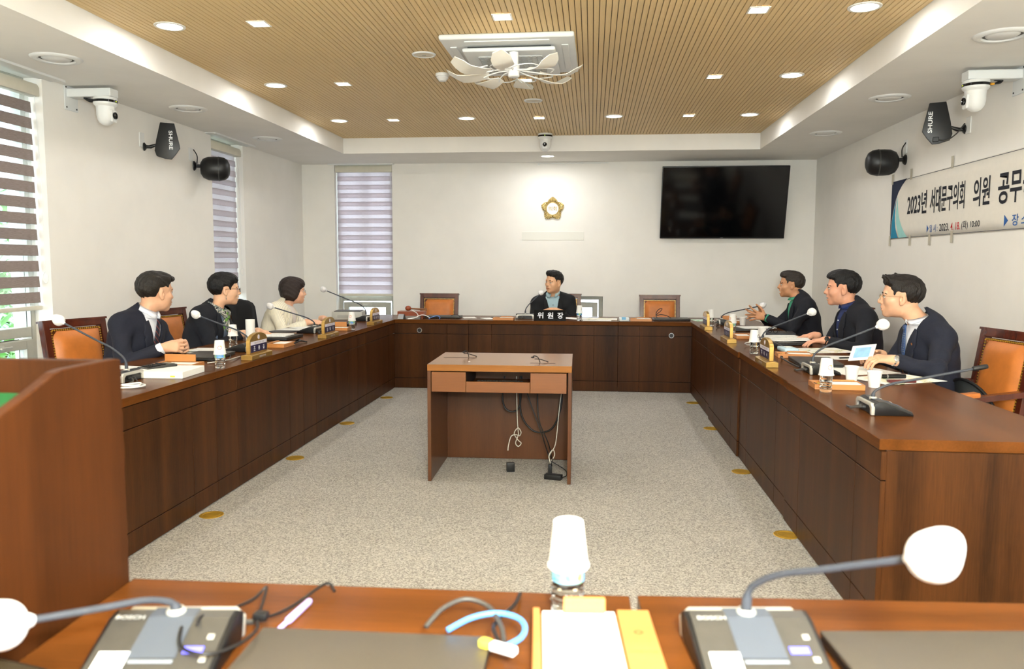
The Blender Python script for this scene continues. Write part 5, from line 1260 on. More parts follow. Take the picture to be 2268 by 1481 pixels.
# ================================================================== things on the desks
ZT = .7402
M_COVER = mat('mic_cover_white', (240, 238, 236), .8, var=.04, scale=60, bump=.5, bscale=70)
M_MICTOP = mat('mic_base_grey', (62, 60, 56), .35, var=.04, scale=60)
M_STEM = mat('gooseneck_grey', (58, 62, 70), .5, var=.05, scale=80)
M_BLUELED = emis('button_blue_light', (92, 92, 240), 1.2)
def mic(label, x, y, rotz, head, cover=.029, lit=False, sticker=False, sink=0.0):
    """conference microphone; the low edge of the base (local +y) is on the speaker's side"""
    t = thing('conference_microphone', label, 'microphone', (x, y, ZT), rotz, 'conference microphones')
    b = BM(); prism(b, [(-.060, .004), (-.064, .046), (-.045, .056), (-.02, .054), (.088, .016), (.094, .003), (.09, 0), (-.055, 0)], -.098, .098, 'x')
    for v in b.verts:
        v.co.x *= 1-.10*max(0, (v.co.y+.06)/.15)*0+(.03 if v.co.z > .03 else 0)
    obj('base', bevel(b, .005, 2), M_BLACK, t, .5)
    tp = BM(); prism(tp, [(-.044, .0572), (-.02, .0556), (.085, .0185), (.085, .0165), (-.02, .053), (-.044, .055)], -.092, .092, 'x'); obj('top_plate', tp, M_MICTOP, t)
    rt = BM()
    prism(rt, [(-.098, .002), (-.100, .036), (-.085, .050), (.085, .050), (.100, .036), (.098, .002), (.080, .002), (.078, .026), (.066, .036), (-.066, .036), (-.078, .026), (-.080, .002)], -.074, -.060, 'y'); obj('rear_trim', bevel(rt, .003, 2), M_SILVER, t, .6)
    obj('rear_recess', box(BM(), -.079, .079, -.0655, -.0642, .002, .036), M_BLACK, t)
    cb = BM(); tube(cb, smoothpath([(-.03, -.062, .02), (-.035, -.085, .018), (-.06, -.105, .008), (-.10, -.11, .006)]), .0045, 6); tube(cb, smoothpath([(.0, -.062, .02), (-.005, -.082, .018), (-.04, -.115, .007)]), .004, 6)
    tube(cb, [(-.03, -.06, .02), (-.033, -.078, .02)], .009, 8); tube(cb, [(0, -.06, .02), (-.002, -.078, .02)], .009, 8); obj('plug_cable', cb, M_DGREY, t, 1)
    pl = BM(); prism(pl, [(-.05, .0578), (-.02, .0566), (.06, .0295), (.06, .0285), (-.02, .0556), (-.05, .0568)], -.036, .036, 'x'); obj('speaker_strip', pl, mat('strip_slate', (70, 76, 86), .5), t)
    sl = math.atan2(-.037, .105)
    def ontop(x_, y_, w, d, m, nm, h=.0022):
        zc = .0560+(y_+.02)*math.tan(sl); q = bbox_(-w/2, w/2, -d/2, d/2, 0, h, .0006, 1); xf(q, Matrix.Translation((x_, y_, zc)) @ Matrix.Rotation(sl, 4, 'X')); return obj(nm, q, m, t)
    ontop(-.058, .045, .030, .014, M_BLUELED if lit else M_DGREY, 'talk_button'); ontop(-.076, .02, .010, .010, M_SILVER, 'dial'); ontop(-.078, .062, .010, .010, M_SILVER, 'dial'); ontop(-.002, .066, .066, .006, mat('label_slate', (120, 126, 136), .5), 'name_strip')
    if sticker: ontop(.058, .072, .046, .050, M_PAPER, 'white_sticker')
    if lit:
        zc = .0582+(-.005+.02)*math.tan(sl)
        text('BOSCH', mat('grey_print2', (170, 170, 166), .5), width=.045, height=.008, parent=t, M=Matrix.Translation((.062, -.012, .0590)) @ Matrix.Rotation(sl, 4, 'X') @ Matrix.Rotation(PI, 4, 'Z'), bold=.02)
    r = lathe(BM(), [(.010, .052), (.0155, .052), (.0155, .060), (.012, .064), (.010, .064)], 18, cap=False); xf(r, Matrix.Translation((0, -.036, 0))); obj('stem_ring', r, M_SILVER, t, .6)
    cr, sr = math.cos(-rotz), math.sin(-rotz); hx, hy, hz = head[0]-x, head[1]-y, head[2]-ZT
    h = Vector((cr*hx-sr*hy, sr*hx+cr*hy, hz)); s0 = Vector((0, -.036, .058)); dh = Vector((h.x-s0.x, h.y-s0.y, 0)); ln = dh.length; dn = dh.normalized() if ln > .01 else Vector((0, 1, 0))
    rise = min(.13, max(.035, (h.z-s0.z)*.45)); bend = s0+Vector((0, 0, rise))+dn*min(.07, ln*.22)
    path = smoothpath([s0, s0+Vector((0, 0, rise*.5))+dn*.008, bend, bend+(h-bend)*.33, bend+(h-bend)*.66, h], 5)
    rad = [.0085]*4+[.0055]*(len(path)-4); g = BM(); tube(g, path, rad, 8); obj('gooseneck', g, M_STEM, t, 1)
    dd = (path[-1]-path[-4]).normalized()
    if cover:
        k = Sdf(); S_ = cover; e = np.array(h+dd*S_*.75); ax = np.array(dd); s1 = unit(np.cross(ax, (0.1, .3, 1))); s2 = np.cross(s1, ax); AA = np.stack([s1, s2, ax], 1)
        k.ell(e, (S_, S_*.92, S_*.80), AA, .01); k.ell(e+ax*S_*.35, (S_*.98, S_*.80, S_*.85), AA, .015); k.ell(e+ax*S_*.55+s1*S_*.42, (S_*.70, S_*.80, S_*.70), AA, .012); k.ell(e+ax*S_*.6-s1*S_*.45+s2*S_*.3, (S_*.6, S_*.55, S_*.65), AA, .012); k.cone(np.array(h)-ax*.004, e, S_*.30, S_*.5, .004)
        V_, F_ = mesh_sdf(k, S_*.12, e-S_*2.4, e+S_*2.4); obj('foam_cover', quads_mesh('foam_cover', V_, F_, [M_COVER]), None, t)
    else:
        c = BM(); tube(c, [h-dd*.02, h-dd*.015, h+dd*.03, h+dd*.04, h+dd*.043], [.007, .0105, .0105, .009, .004], 12); obj('capsule', c, M_BLACK, t, 1)
    return t
ML_, MR_, MB_, MF_ = PI/2, -PI/2, 0, PI
mic('conference microphone beside the white box, its covered head before the nearest left chair', -2.42, 3.86, ML_, (-2.72, 3.86, 1.038))
mic('conference microphone behind the nearest left name plate', -2.40, 5.28, ML_, (-2.70, 5.26, .978))
mic('conference microphone in front of the woman in cream jacket, between name plates', -2.43, 6.70, ML_, (-2.72, 6.60, .963))
mic('conference microphone by the grey box at the far left corner', -2.38, 8.12, ML_, (-2.72, 7.97, 1.058), sink=0)
mic('conference microphone left of the black name block', -.715, 8.66, MB_, (-.575, 8.88, 1.0), cover=.026)
mic('conference microphone before the man in green shirt, farthest right', 1.33, 8.10, MR_, (1.62, 7.88, .940))
mic('conference microphone in front of the man in blue shirt, behind a name plate', 1.30, 6.02, MR_, (1.59, 6.05, .985))
mic('conference microphone in front of the man with glasses on the right row', 1.28, 4.60, MR_, (1.585, 4.60, 1.005), cover=.031)
mic('uncovered conference microphone at the near end of the right row', 1.21, 3.42, MR_, (1.585, 3.43, .928), cover=None)
mic('foreground conference microphone at left with glowing blue button', -.655, 1.14, PI+math.radians(6), (-.775, .99, .862), cover=.034, lit=True, sticker=True)
mic('foreground conference microphone at right with glowing blue button', .258, 1.235, PI+math.radians(6), (.412, 1.03, .985), cover=.032, lit=True, sticker=True)

# ---- bottles and paper cups
M_PET = mat('clear_bottle', (242, 247, 248), .07, trans=1.0, ior=1.3, spec=.6)
M_CUP = mat('paper_cup', (240, 238, 232), .55, var=.01, scale=20)
M_LOGO = mat('cup_logo_red', (228, 120, 120), .6); M_LOGOY = mat('cup_logo_yellow', (240, 190, 80), .6); M_LOGOK = mat('cup_logo_dark', (60, 60, 66), .6)
M_BLAB = mat('bottle_label_blue', (46, 96, 176), .4, var=.6, scale=60, var2=(160, 200, 70))
prof = [(0, .002), (.024, .0), (.0285, .004), (.0295, .012)]
for k in range(4): prof += [(.0264, .017+k*.0105), (.0295, .0222+k*.0105)]
prof += [(.0290, .058), (.0290, .086), (.0290, .108), (.026, .116), (.015, .130), (.0128, .134), (.0128, .142)]
bot_me = me_of('bottle_body', lathe(BM(), prof, 20), M_PET, 1.0)
lab_me = me_of('label_band', lathe(BM(), [(.0294, .059), (.0294, .084)], 20, cap=False), M_BLAB, 1)
cap_me = me_of('cap', lathe(BM(), [(.0145, .136), (.0145, .150), (.013, .152), (0, .152)], 16), M_WHITE, .6)
cup_me = me_of('cup_wall', lathe(BM(), [(0, .004), (.0245, .004), (.0250, 0), (.0262, 0), (.0345, .076), (.0365, .0765), (.0370, .0785), (.0362, .0805), (.0345, .0805), (.0335, .078), (.0255, .007), (0, .007)], 28, cap=False), M_CUP, .7)
def ring_logo(dark=False):
    b = BM(); n = 22
    for k in range(n):
        a0, a1 = k/n*2*PI, (k+1)/n*2*PI; vs = []
        for a, r in ((a0, .0085), (a1, .0085), (a1, .0115), (a0, .0115)):
            u, z = r*math.cos(a), .040+r*math.sin(a); R_ = .0262+(.0345-.0262)*z/.076+.0005; th = u/R_
            vs.append(b.verts.new((R_*math.sin(th), -R_*math.cos(th), z)))
        b.faces.new(vs)
    return me_of('logo_ring', b, M_LOGOK if dark else M_LOGO)
def tick():
    b = BM(); vs = []
    for u, z in ((-.010, .0285), (-.003, .0285), (-.004, .035), (-.012, .034)):
        R_ = .0262+(.0345-.0262)*z/.076+.0007; th = u/R_; vs.append(b.verts.new((R_*math.sin(th), -R_*math.cos(th), z)))
    b.faces.new(vs); return me_of('logo_tick', b, M_LOGOY)
LOGO, LOGOK, TICK = ring_logo(), ring_logo(True), tick()
def bottle(label, x, y, z=ZT, lab=True, scale=1.0):
    t = thing('water_bottle', label, 'bottle', (x, y, z), random.uniform(0, 6), 'water bottles'); t.scale = (scale,)*3
    obj('bottle_body', bot_me, None, t); obj('cap', cap_me, None, t)
    if lab: obj('label_band', lab_me, None, t)
def cup(label, x, y, z=ZT, inverted=False, rot=0.0, logo=True, dark=False, tilt=0.0, grp='paper cups', scale=1.0):
    t = thing('paper_cup', label, 'cup', (x, y, z), group=grp); t.rotation_euler = (PI+tilt if inverted else tilt, 0, rot); t.scale = (scale,)*3
    if inverted: t.location = (x, y, z+.0805*scale)
    obj('cup_wall', cup_me, None, t)
    if logo:
        # the ring sits on the side that looks to local -y; an upturned cup shows it upside down
        o = obj('logo_ring', LOGOK if dark else LOGO, None, t); o2 = obj('logo_tick', TICK, None, t)
        if inverted:
            for q in (o, o2): q.rotation_euler = (0, 0, PI)
def capped(where, x, y, rot=0, dark=False, lab=True, logo=True, scale=1.0, tilt=0):
    bottle('water bottle under an upturned cup, '+where, x, y, lab=lab, scale=scale)
    cup('upturned white paper cup on the water bottle '+where, x, y, ZT+.080*scale, True, rot, dark=dark, logo=logo, scale=scale, tilt=tilt, grp='upturned cups')
capped('before the man in navy suit', -2.142, 4.40, math.radians(25))
capped('behind the nearest left name plate', -2.575, 5.50, math.radians(-20), lab=False)
capped('between the two far left name plates', -2.162, 7.03, math.radians(-10))
capped('right of the black name block', -.125, 8.43, math.radians(60), dark=True)
capped('beside the farthest right name plate', 1.165, 7.92, math.radians(-70), lab=False)
capped('beside the middle right name plate', 1.25, 7.22, math.radians(-60))
capped('left of the nearest right name plate', 1.105, 5.53, math.radians(50), dark=True, lab=False)
capped('in front of the nearest right memo tray', 1.128, 3.93, math.radians(15), lab=False)
capped('on the foreground desk', -.036, 1.372, math.radians(170), logo=False, scale=1.02, tilt=math.radians(-3))
cup('upright paper cup before the man in green shirt', 1.49, 8.04, logo=False)
cup('upright paper cup behind the capped bottle of the right row', 1.42, 6.80, logo=False)
cup('upright paper cup on the right row, left one of the near pair', 1.36, 4.29, logo=False)
cup('upright paper cup on the right row, right one of the near pair', 1.41, 4.10, logo=False)
t = thing('paper_roll', 'tall white paper cylinder standing before the woman with scarf', 'cylinder', (-2.62, 5.90, ZT))
obj('tube', lathe(BM(), [(.030, 0), (.035, 0), (.035, .17), (.030, .17), (.030, 0)], 28, cap=False), M_PAPER, t, .8); obj('tube_end', lathe(BM(), [(0, .160), (.030, .160), (.030, .158), (0, .158)], 24), M_PAPER, t)

# ---- gilt name plates
M_PLN = mat('plate_navy', (44, 38, 70), .3, var=.04); M_PLW = mat('plate_white', (222, 214, 222), .4); M_TXW = mat('letter_white', (240, 240, 244), .5); M_TXG = mat('letter_grey', (120, 110, 112), .5)
def nameplate(label, x, y, rotz, nm, top):
    t = thing('name_plate', label, 'name plate', (x, y, ZT), rotz, 'gilt name plates')
    b = BM(); prism(b, [(-.036, 0), (.036, 0), (.036, .030), (.014, .034), (-.014, .034), (-.036, .030)], -.16, .16, 'x'); obj('base', bevel(b, .002, 1), M_GOLD, t)
    pts = [(-.135, .034), (.135, .034), (.135, .112)]+[(.135*math.cos(a), .112+.052*math.sin(a)) for a in np.linspace(0, PI, 25)[1:-1]]+[(-.135, .112)]
    b = BM(); prism(b, pts, -.013, .013, 'y'); ar = obj('arch', bevel(b, .0025, 1), M_GOLD, t, .4)
    obj('navy_panel', box(BM(), -.122, .122, -.0142, -.013, .044, .090), M_PLN, ar); obj('white_panel', box(BM(), -.122, .122, -.0142, -.013, .0905, .112), M_PLW, ar)
    for k, ch in enumerate(nm): text(ch, M_TXW, height=.028, width=.026, parent=ar, M=frame_m((-.07+.07*k, -.0146, .067), (1, 0, 0), (0, 0, 1)), bold=.01)
    text(top, M_TXG, height=.0125, width=.15, parent=ar, M=frame_m((0, -.0146, .1013), (1, 0, 0), (0, 0, 1)))
    text('서대문구의회', M_PLW, height=.013, width=.10, parent=t, M=frame_m((.0, -.0364, .015), (1, 0, 0), (0, 0, 1)))
    r = lathe(BM(), [(.011, 0), (.015, 0), (.015, .0012), (.011, .0012)], 20, cap=False); xf(r, Matrix.Translation((0, -.013, .135)) @ Matrix.Rotation(PI/2, 4, 'X')); obj('crest', r, M_PLW, ar)
    r = BM()
    for k in range(5): ell(r, (.006*math.cos(k*1.2566+PI/2), -.0136, .135+.006*math.sin(k*1.2566+PI/2)), (.0042, .001, .0042), 8, 6)
    obj('crest_flower', r, M_PLW, ar)
nameplate('gilt name plate nearest on the left row, before the capped water bottle', -2.135, 4.90, PI/2, '조충길', '더불어민주당 의원')
nameplate('gilt name plate in the middle of the left row', -2.145, 6.33, PI/2, '김덕기', '국민의힘 부의장 의원')
nameplate('gilt name plate farthest on the left row, at the corner', -2.135, 7.70, PI/2, '이용준', '더불어민주당 의원')
nameplate('gilt name plate farthest on the right row', 1.068, 7.56, -PI/2, '안양식', '행정복지위원 의원')
nameplate('gilt name plate in the middle of the right row', 1.072, 6.36, -PI/2, '강민하', '국민의힘 의원')
nameplate('gilt name plate nearest on the right row', 1.065, 4.95, -PI/2, '주이삭', '국민의힘 의원')
t = thing('chairman_name_block', 'black glossy triangular name block with white lettering on the back desk', 'name block', (-.435, 8.40, ZT))
b = BM(); prism(b, [(-.045, 0), (.045, 0), (.008, .112), (-.008, .112)], -.168, .168, 'x'); obj('block', bevel(b, .0015, 1), M_BLACKG, t)
sl_ = math.atan2(.037, .112); ydir = (0, math.sin(sl_), math.cos(sl_))
for k, ch in enumerate('위원장'): text(ch, M_TXW, height=.066, width=.062, parent=t, M=frame_m((-.10+.105*k, -.0275, .056), (1, 0, 0), ydir), bold=.018)

# ---- memo trays with paper pads and pens
def tray(label, x, y, rotz, upright=False, wide=.22, pens=True, where='', note=True):
    t = thing('memo_tray', label, 'memo tray', (x, y, ZT), rotz, 'wooden memo trays')
    w = wide/2; b = BM(); box(b, -w, w, -.075, .075, 0, .010); box(b, -w, w, -.075, -.068, .010, .026); box(b, -w, w, .055, .075, .010, .026); box(b, -w, -w+.008, -.068, .055, .010, .026); box(b, w-.008, w, -.068, .055, .010, .026); box(b, -w+.062, -w+.070, -.068, .055, .010, .024)
    obj('frame', bevel(b, .0015, 1), M_TRAY, t)
    if upright: obj('card_holder', bevel(box(BM(), -w+.02, w-.04, .045, .055, .0262, .070), .002, 1), M_TRAY, t)
    else: obj('card_holder', bevel(box(BM(), -w+.075, w-.02, .035, .054, .0262, .034), .002, 1), M_TRAY, t)
    if note: obj('note_pad', bevel(box(BM(), -w+.072, w-.010, -.066, .034, .0102, .025), .0008, 1), M_PAPER, t)
    if pens:
        for k, mm in enumerate((M_BLACK, mat('pen_yellow', (206, 186, 60), .4))):
            p = BM(); tube(p, [(0, -.06, 0), (0, -.05, 0), (0, .045, 0), (0, .052, 0)], [.0015, .0045, .0045, .003], 8)
            o = obj('pen', p, mm, None, 1); tag(o, ('black pen' if k == 0 else 'yellow-tipped pen')+' lying in the memo tray '+where, 'pen', 'pens in the memo trays')
            M = Matrix.Translation((x, y, ZT)) @ Matrix.Rotation(rotz, 4, 'Z') @ Matrix.Translation((-w+.022+.018*k, -.004, .0150)); o.matrix_world = M
    return t
tray('wooden memo tray with upright board behind the white box', -2.40, 4.40, 0, True, .25, where='behind the white box')
tray('wooden memo tray beside the nearest left name plate', -2.26, 5.58, PI/2, where='beside the nearest left name plate')
tray('wooden memo tray with upright board by the middle left name plate', -2.28, 6.98, math.radians(2), True, pens=False)
tray('wooden memo tray left of the chairman microphone', -.93, 8.44, 0, where='left of the chairman microphone')
tray('wooden memo tray beside the tissue pack on the back desk', .52, 8.49, 0, where='beside the tissue pack')
tray('wooden memo tray with upright board before the man in green shirt', 1.42, 8.34, 0, True, pens=False)
tray('wooden memo tray beside the middle right name plate', 1.25, 6.70, -PI/2, where='beside the middle right name plate', pens=False)
tray('wooden memo tray beside the nearest right name plate', 1.33, 5.37, math.radians(-4), where='beside the nearest right name plate')
tray('wooden memo tray with paper pad, nearest on the right row', 1.215, 4.06, math.radians(-3), wide=.235, where='nearest on the right row')
# foreground tray: pad, plank with crest, clip block
t = thing('memo_tray', 'wooden memo tray with large blank pad on the foreground desk', 'memo tray', (.012, 1.235, ZT), math.radians(4), 'wooden memo trays')
b = BM(); box(b, -.10, .10, -.13, .105, 0, .010); box(b, -.10, -.088, -.13, .105, .010, .022); box(b, .045, .10, -.13, .105, .010, .020); bevel(b, .0015, 1); obj('frame', b, M_TRAY, t)
obj('note_pad', bevel(box(BM(), -.084, .040, -.13, .095, .0102, .0205), .002, 2), M_PAPER, t); obj('clip_block', bevel(box(BM(), -.048, .024, .083, .096, .0207, .047), .002, 1), M_TRAY, t)
M_BURN = mat('burnt_mark', (140, 92, 48), .6)
r = BM()
for k in range(8): ell(r, (.072+.006*math.cos(k*PI/4), .02+.006*math.sin(k*PI/4), .0203), (.003, .003, .0004), 6, 4)
obj('crest', r, M_BURN, t); text('서대문구의회', M_BURN, width=.044, height=.007, parent=t, M=Matrix.Translation((.072, -.045, .0203)))

# ---- laptops
M_LAP = mat('laptop_lid', (52, 48, 44), .38, var=.04, scale=120); M_LAPW = mat('laptop_warm_lid', (80, 74, 65), .42, metal=.3, var=.03, scale=200)
def laptop(label, x, y, rotz, w=.36, d=.25, m=None):
    t = thing('laptop', label, 'laptop', (x, y, ZT), rotz, 'closed laptops')
    obj('base', bevel(box(BM(), -w/2, w/2, -d/2, d/2, .002, .015), .005, 2), M_BLACK, t, .6); obj('lid', bevel(box(BM(), -w/2, w/2, -d/2, d/2, .0156, .024), .003, 2), m or M_LAP, t, .6)
    h = BM(); tube(h, [(-w/2+.02, d/2-.003, .013), (w/2-.02, d/2-.003, .013)], .006, 8); obj('hinge', h, M_DGREY, t, 1)
laptop('closed dark laptop before the man in navy suit', -2.46, 4.86, PI/2+math.radians(4))
laptop('closed dark laptop under papers before the woman with scarf', -2.48, 6.14, PI/2)
laptop('closed dark laptop before the woman in cream jacket', -2.43, 7.46, PI/2-math.radians(3))
laptop('closed dark laptop on the back desk right of the gavel', -1.62, 8.66, 0, .38)
laptop('closed dark laptop at the right end of the back desk', .85, 8.64, math.radians(1), .38)
laptop('closed dark laptop under papers before the man in green shirt', 1.42, 7.48, -PI/2)
laptop('closed dark laptop before the man in blue shirt', 1.52, 6.28, -PI/2) 
laptop('closed dark laptop before the man with glasses', 1.37, 5.02, -PI/2-math.radians(3))
laptop('closed brown-grey laptop on the foreground desk, left', -.338, 1.085, math.radians(1), .375, .25, M_LAPW)
laptop('closed brown-grey laptop on the foreground desk, right', .575, 1.185, math.radians(6), .375, .25, M_LAPW)

# ---- papers and documents
def mapmat(name, a, b_, c, sc):
    m = bpy.data.materials.new(name); m.use_nodes = True; nt = m.node_tree; b = nt.nodes['Principled BSDF']; N = nt.nodes.new
    tc = N('ShaderNodeTexCoord'); n = N('ShaderNodeTexNoise'); n.inputs['Scale'].default_value = sc; n.inputs['Detail'].default_value = 1; nt.links.new(tc.outputs['Object'], n.inputs['Vector'])
    r = N('ShaderNodeValToRGB'); e = r.color_ramp.elements; r.color_ramp.interpolation = 'CONSTANT'; e[0].position = 0; e[0].color = rgb(*a); e[1].position = .5; e[1].color = rgb(*b_); x = e.new(.60); x.color = rgb(*c); x = e.new(.62); x.color = rgb(*a)
    nt.links.new(n.outputs['Fac'], r.inputs[0]); nt.links.new(r.outputs[0], b.inputs['Base Color']); b.inputs['Roughness'].default_value = .6
    return m
M_MAP = mapmat('printed_sheet', (246, 244, 236), (232, 226, 196), (96, 140, 104), 9); M_TXT = mat('typed_sheet', (240, 239, 232), .7, var=.10, scale=8, stretch=(3, 40, 1)); M_BINDER = mat('dark_binder', (30, 30, 38), .4, var=.05, scale=40)
def sheet(label, x, y, rotz, w=.21, d=.297, z=0.0, m=None, curl=.0, name='paper_sheet', cat='paper', th=.0012, grp=None):
    b = BM(); n = 6; g = []
    for i in range(n+1):
        u = i/n-.5; g.append([(u*w, v*d, curl*(u*2)**2*(1 if v > 0 else .3)) for v in (-.5, -.17, .17, .5)])
    top = [[b.verts.new((p[0], p[1], p[2]+th)) for p in r] for r in g]; bot = [[b.verts.new(p) for p in r] for r in g]
    for i in range(n):
        for j in range(3): b.faces.new((top[i][j], top[i+1][j], top[i+1][j+1], top[i][j+1])); b.faces.new((bot[i][j+1], bot[i+1][j+1], bot[i+1][j], bot[i][j]))
        b.faces.new((top[i+1][0], top[i][0], bot[i][0], bot[i+1][0])); b.faces.new((top[i][3], top[i+1][3], bot[i+1][3], bot[i][3]))
    for i in (0, n):
        for j in range(3): b.faces.new((top[i][j], top[i][j+1], bot[i][j+1], bot[i][j]))
    bmesh.ops.recalc_face_normals(b, faces=b.faces[:])
    o = obj(name, b, m or M_PAPER, None, .6, loc=(x, y, ZT+z), rot=(0, 0, rotz)); tag(o, label, cat, grp); return o
sheet('white paper lying near the navy case at left', -2.66, 4.30, math.radians(80), m=M_TXT)
sheet('printed sheet under the hands of the man in navy suit', -2.68, 5.20, math.radians(70), m=M_MAP)
sheet('open white document before the clasped hands on the left row', -2.60, 5.24, math.radians(95), z=.0014, m=M_TXT, curl=.006)
sheet('white document stack on the laptop of the woman with scarf', -2.55, 6.14, math.radians(92), z=.0245, m=M_TXT, th=.008)
sheet('dark document folder on papers left of the middle name plate', -2.55, 6.38, math.radians(85), z=.0330, w=.16, d=.22, m=M_BINDER, th=.006, name='document_folder', cat='folder')
sheet('loose sheet before the woman in cream jacket', -2.67, 6.98, math.radians(88), m=M_TXT)
sheet('black document folder before the woman in cream jacket', -2.50, 7.46, math.radians(100), z=.0245, m=M_BINDER, th=.008, name='document_folder', cat='folder')
sheet('white sheet half under the black folder at far left', -2.62, 7.16, math.radians(60), z=.002, m=M_PAPER)
sheet('small white paper right of the laptop on the back desk', -1.345, 8.72, math.radians(15), .14, .2)
sheet('folded leaflet left of the memo tray on the back desk', -1.12, 8.62, math.radians(30), .12, .2, m=M_TXT)
sheet('white document right of the chairman name block', -.20, 8.66, math.radians(75), m=M_TXT, curl=.01)
sheet('spread printed sheet right of the capped bottle on the back desk', .07, 8.70, math.radians(88), m=M_MAP, w=.297, d=.42)
sheet('second sheet at the desk front edge right of the bottle', .06, 8.45, math.radians(90), w=.10, d=.30, z=.0014)
sheet('pale green leaflet at the right back corner', 1.18, 8.66, math.radians(10), .2, .28, m=mapmat('leaflet_green', (228, 240, 228), (150, 206, 160), (240, 248, 240), 6))
sheet('white document on the laptop of the man in green shirt', 1.50, 7.44, math.radians(-80), z=.0245, m=M_TXT, th=.006)
sheet('dark ring folder before the man in green shirt', 1.60, 7.10, math.radians(-96), z=.0, m=M_BINDER, th=.016, w=.22, d=.30, name='document_folder', cat='folder')
sheet('white papers between glasses and the man in blue shirt', 1.56, 6.74, math.radians(-84), z=.002, m=M_TXT, th=.010)
sheet('open white booklet under the hands of the man in blue shirt', 1.52, 6.25, math.radians(-92), z=.0245, m=M_TXT, th=.006, curl=.008)
sheet('printed map sheet below the hands of the man in blue shirt', 1.60, 5.78, math.radians(-75), w=.297, d=.42, m=M_MAP)
sheet('white sheet beside the right laptop of the man with glasses', 1.62, 5.36, math.radians(-88), m=M_TXT)
sheet('large white sheet before the man with glasses', 1.52, 4.72, math.radians(-70), w=.297, d=.36, m=M_PAPER)
sheet('printed map sheet at the elbow of the man with glasses', 1.62, 4.38, math.radians(-64), w=.28, d=.40, z=.0016, m=M_MAP)
b = box(BM(), -.075, .075, -.001, .001, 0, .105); o = obj('held_paper', b, M_PAPER, None); tag(o, 'white sheet with blue picture held by the man with glasses', 'paper'); o.location = (1.545, 4.74, .80); o.rotation_euler = (math.radians(-38), math.radians(-10), math.radians(-50))
obj('blue_picture', box(BM(), -.05, .05, -.0016, -.0011, .018, .088), mat('print_sky', (150, 196, 232), .6, var=.1, scale=20), o)

# ---- assorted small things
t = thing('white_box', 'flat white carton on the left desk with a calculator on top', 'box', (-2.27, 4.09, ZT), math.radians(3)); obj('carton', bevel(box(BM(), -.125, .125, -.135, .135, 0, .036), .002, 1), M_PAPER, t); obj('yellow_mark', box(BM(), .06, .085, -.1362, -.135, .008, .016), mat('yellow_print', (232, 210, 60), .6), t)
t = thing('calculator', 'grey desk calculator lying on the flat white carton', 'calculator', (-2.37, 4.13, ZT+.0365), math.radians(62)); b = BM(); prism(b, [(-.09, 0), (.09, 0), (.09, .012), (.05, .016), (-.09, .006)], -.05, .05, 'y'); obj('body', bevel(b, .003, 1), M_DGREY, t)
for r_ in range(4):
    for c_ in range(4): obj('key', bevel(box(BM(), -.07+r_*.026, -.053+r_*.026, -.04+c_*.021, -.025+c_*.021, .009+r_*.0022, .013+r_*.0022), .001, 1), M_BLACK, t)
obj('display', box(BM(), .05, .082, -.04, .04, .0156, .0168), mat('lcd', (120, 128, 116), .3), t)
o = obj('pencil_case', bevel(box(BM(), -.09, .09, -.028, .028, 0, .022), .008, 3), mat('maroon_leather', (96, 50, 32), .5, var=.1, scale=30), None, .6, loc=(-2.585, 4.10, ZT), rot=(0, 0, math.radians(25))); tag(o, 'brown pencil case lying behind the calculator', 'pencil case')
o = obj('navy_notebook', bevel(box(BM(), -.08, .08, -.11, .11, 0, .012), .002, 1), mat('notebook_navy', (40, 42, 66), .6), None, loc=(-2.66, 3.92, ZT), rot=(0, 0, math.radians(12))); tag(o, 'navy notebook beside the nearest left microphone', 'notebook')
cable('white earphone cord bundled at the left desk edge', [(-2.27, 3.60, .747), (-2.20, 3.62, .748), (-2.18, 3.68, .749), (-2.23, 3.71, .75), (-2.30, 3.68, .748), (-2.25, 3.62, .755), (-2.19, 3.64, .756), (-2.22, 3.70, .757), (-2.29, 3.66, .752)], .0045, M_WHITE, 'earphone_cord')
t = thing('grey_device_box', 'light grey device box with dark top at the far left corner', 'device', (-2.60, 8.36, ZT), math.radians(8)); obj('casing', bevel(box(BM(), -.16, .16, -.15, .15, 0, .085), .006, 2), mat('device_grey', (190, 188, 178), .5, var=.02), t, .6); obj('dark_top', bevel(box(BM(), -.14, .14, -.13, .13, .0852, .092), .003, 1), M_DGREY, t); obj('front_panel', box(BM(), -.10, .02, -.1515, -.150, .02, .05), mat('device_panel', (170, 168, 160), .5), t)
t = thing('card_stand', 'small grey card stand at the left corner of the back desk', 'stand', (-2.03, 8.40, ZT), math.radians(-20)); b = BM(); prism(b, [(-.03, 0), (.03, 0), (.012, .05), (.004, .05), (-.006, .012)], -.03, .03, 'x'); obj('wedge', bevel(b, .001, 1), M_DGREY, t); obj('card', xf(box(BM(), -.034, .034, -.001, .001, 0, .055), Matrix.Translation((0, -.032, .003)) @ Matrix.Rotation(math.radians(-20), 4, 'X')), mat('card_grey', (168, 170, 172), .5), t)
t = thing('gavel_block', 'reddish wooden gavel block on short feet at the back desk', 'gavel block', (-1.955, 8.56, ZT), math.radians(2)); M_RED_W = wood('gavel_wood', (120, 52, 26), (154, 74, 38), rough=.3, axis=0, scale=9)
obj('slab', bevel(box(BM(), -.145, .145, -.085, .085, .030, .078), .003, 2), M_RED_W, t)
for sx in (-.12, .12):
    for sy in (-.06, .06): obj('foot', lathe(BM(), [(0, 0), (.012, 0), (.013, .03), (0, .03)], 12), M_RED_W, t, .6, loc=(sx, sy, 0))
